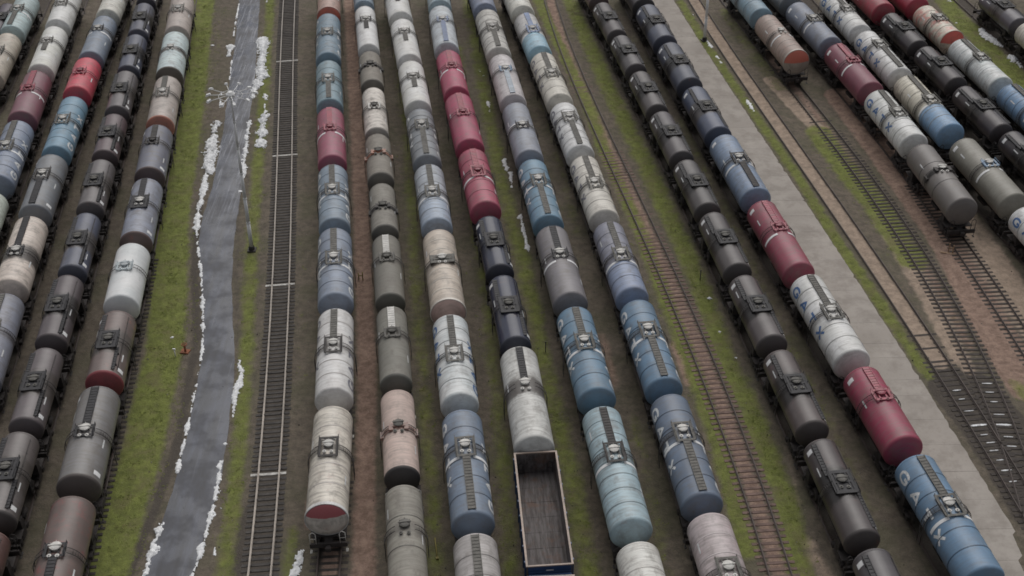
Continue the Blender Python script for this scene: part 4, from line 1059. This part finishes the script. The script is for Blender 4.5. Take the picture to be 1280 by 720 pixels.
for p in cand[keep]:
    nb = 4
    for _ in range(nb):
        a = RNG.random() * 6.283; l = RNG.uniform(0.07, 0.2); h = RNG.uniform(0.02, 0.08); wd = RNG.uniform(0.03, 0.06)
        x, y = p[0] + RNG.gauss(0, 0.1), p[1] + RNG.gauss(0, 0.1); c, s = math.cos(a), math.sin(a)
        m.add([(x - s * wd, y + c * wd, 0.0), (x + s * wd, y - c * wd, 0.0), (x + c * l, y + s * l, h)], [(0, 1, 2)])
t = NT('tuft_grass'); v = t.coords()
c = t.mix(t.ramp(t.noise(v, 2.2, 4, 0.7), 0.3, 0.7), alb((74, 80, 41)), alb((104, 111, 58)))
c = t.mix(t.ramp(t.noise(v, 0.6, 4, 0.7), 0.5, 0.72), c, alb((104, 98, 66)))
gr = link('grass', m.mesh('grass'), t.fin(c, 0.9, 0, 0.2)); gr['kind'] = 'stuff'; gr['label'] = 'short moss and grass tufts between the tracks'; gr['category'] = 'grass'

# ---------------------------------------------------------------- small things on the ground
def small(name, label, cat, px, parts):
    x, y = unp(*px); t = thing(name, label, cat, (x, y, 0), RNG.uniform(-.4, .4))
    for pn, mb, mat in parts: link(pn, mb.mesh(pn), mat, t)
small('marker_post', 'short white post on grass left of the road', 'post', (219.5, 446), [('shaft', MB().bar((0, 0, -.1), (0, 0, .75), .05, 8), M_WHITE), ('cap', MB().box(-.12, .12, -.05, .05, .75, .9), M_WHITE)])
small('valve_stand', 'rusty iron stand on grass near the white post', 'iron stand', (232, 440), [('shaft', MB().bar((0, 0, -.1), (0, 0, .8), .09, 8), M_RUSTY), ('plate', MB().box(-.4, .35, -.3, .3, -.05, .1), M_RUSTY), ('wheel', MB().lathe([(.2, 0), (.26, 0), (.26, .06), (.2, .06), (.2, 0)], axis='z', c=(0, 0, .8), n=14, smooth=False).box(-.22, .22, -.02, .02, .81, .85), M_RUSTY)])
small('marker_posts', 'pair of yellow posts on red gravel between wagon rows', 'posts', (451, 350), [('post', MB().bar((-.18, 0, -.1), (-.18, 0, .8), .06, 8, .05), M_YEL), ('post', MB().bar((.2, .05, -.1), (.2, .05, .9), .06, 8, .05), M_YEL), ('tie', MB().box(-.12, .14, 0, .05, .45, .53), M_YEL)])
small('timber_trestle', 'bare wooden stakes on red gravel by dark end wagon', 'trestle', (1185, 316), [('stake', MB().box(-.05, .05, -.05, .05, -.1, 1.1), M_WOOD), ('stake', MB().box(.35, .45, -.05, .05, -.1, .95), M_WOOD), ('plank', MB().box(-.7, .7, -.25, -.1, .0, .09), M_WOOD), ('rail', MB().box(-.04, .44, -.1, -.051, .6, .7), M_WOOD)])
small('marker_post', 'thin pale post lying in grass left of blue wagons', 'post', (545, 685), [('shaft', MB().bar((0, -1.0, .07), (0, .9, .1), .06, 7, .05), M_YEL), ('foot', MB().box(-.1, .1, -1.15, -.95, .0, .15), M_YEL)])
small('marker_post', 'thin pale stake on grass left of the blue lettered wagons', 'post', (682, 440), [('shaft', MB().bar((0, 0, -.1), (0, 0, 1.0), .045, 7), M_GRATE), ('cap', MB().box(-.07, .07, -.03, .03, 1.0, 1.12), M_GRATE)])
small('marker_post', 'dark stake beside the black wagon row', 'post', (875, 350), [('shaft', MB().bar((0, 0, -.1), (0, 0, 1.0), .05, 7), M_GRATE), ('cap', MB().box(-.08, .08, -.03, .03, 1.0, 1.12), M_GRATE)])
# scraps and stones strewn between the rows: too small and too many to pick apart
m = MB()
for _ in range(900):
    px, py = RNG.uniform(-20, 1300), RNG.uniform(-10, 730); x, y = unp(px, py); r = RNG.uniform(0.03, 0.085); a = RNG.random() * 6.28
    if any(abs(x - TRACKS[k](y)) < 0.9 for k in TRACKS): continue
    z = 0.09 if RNG.random() < 0.5 else 0.05
    c, s_ = math.cos(a) * r, math.sin(a) * r; e = RNG.uniform(0.4, 1.4)
    m.add([(x + c, y + s_, z - 0.08), (x - s_ * e, y + c * e, z - 0.08), (x - c, y - s_, z - 0.08), (x + s_ * e, y - c * e, z - 0.08), (x + RNG.gauss(0, .02), y, z + r * 0.6)], [(0, 1, 4), (1, 2, 4), (2, 3, 4), (3, 0, 4)])
t = NT('strewn_stone'); v = t.coords()
c = t.mix(t.ramp(t.noise(v, 0.9, 2, 0.5), 0.42, 0.6), alb((60, 55, 50)), alb((142, 136, 128)))
st_ = link('stones', m.mesh('stones'), t.fin(c, 0.9)); st_['kind'] = 'stuff'; st_['label'] = 'stones and scraps strewn between the wagon rows'; st_['category'] = 'stones'
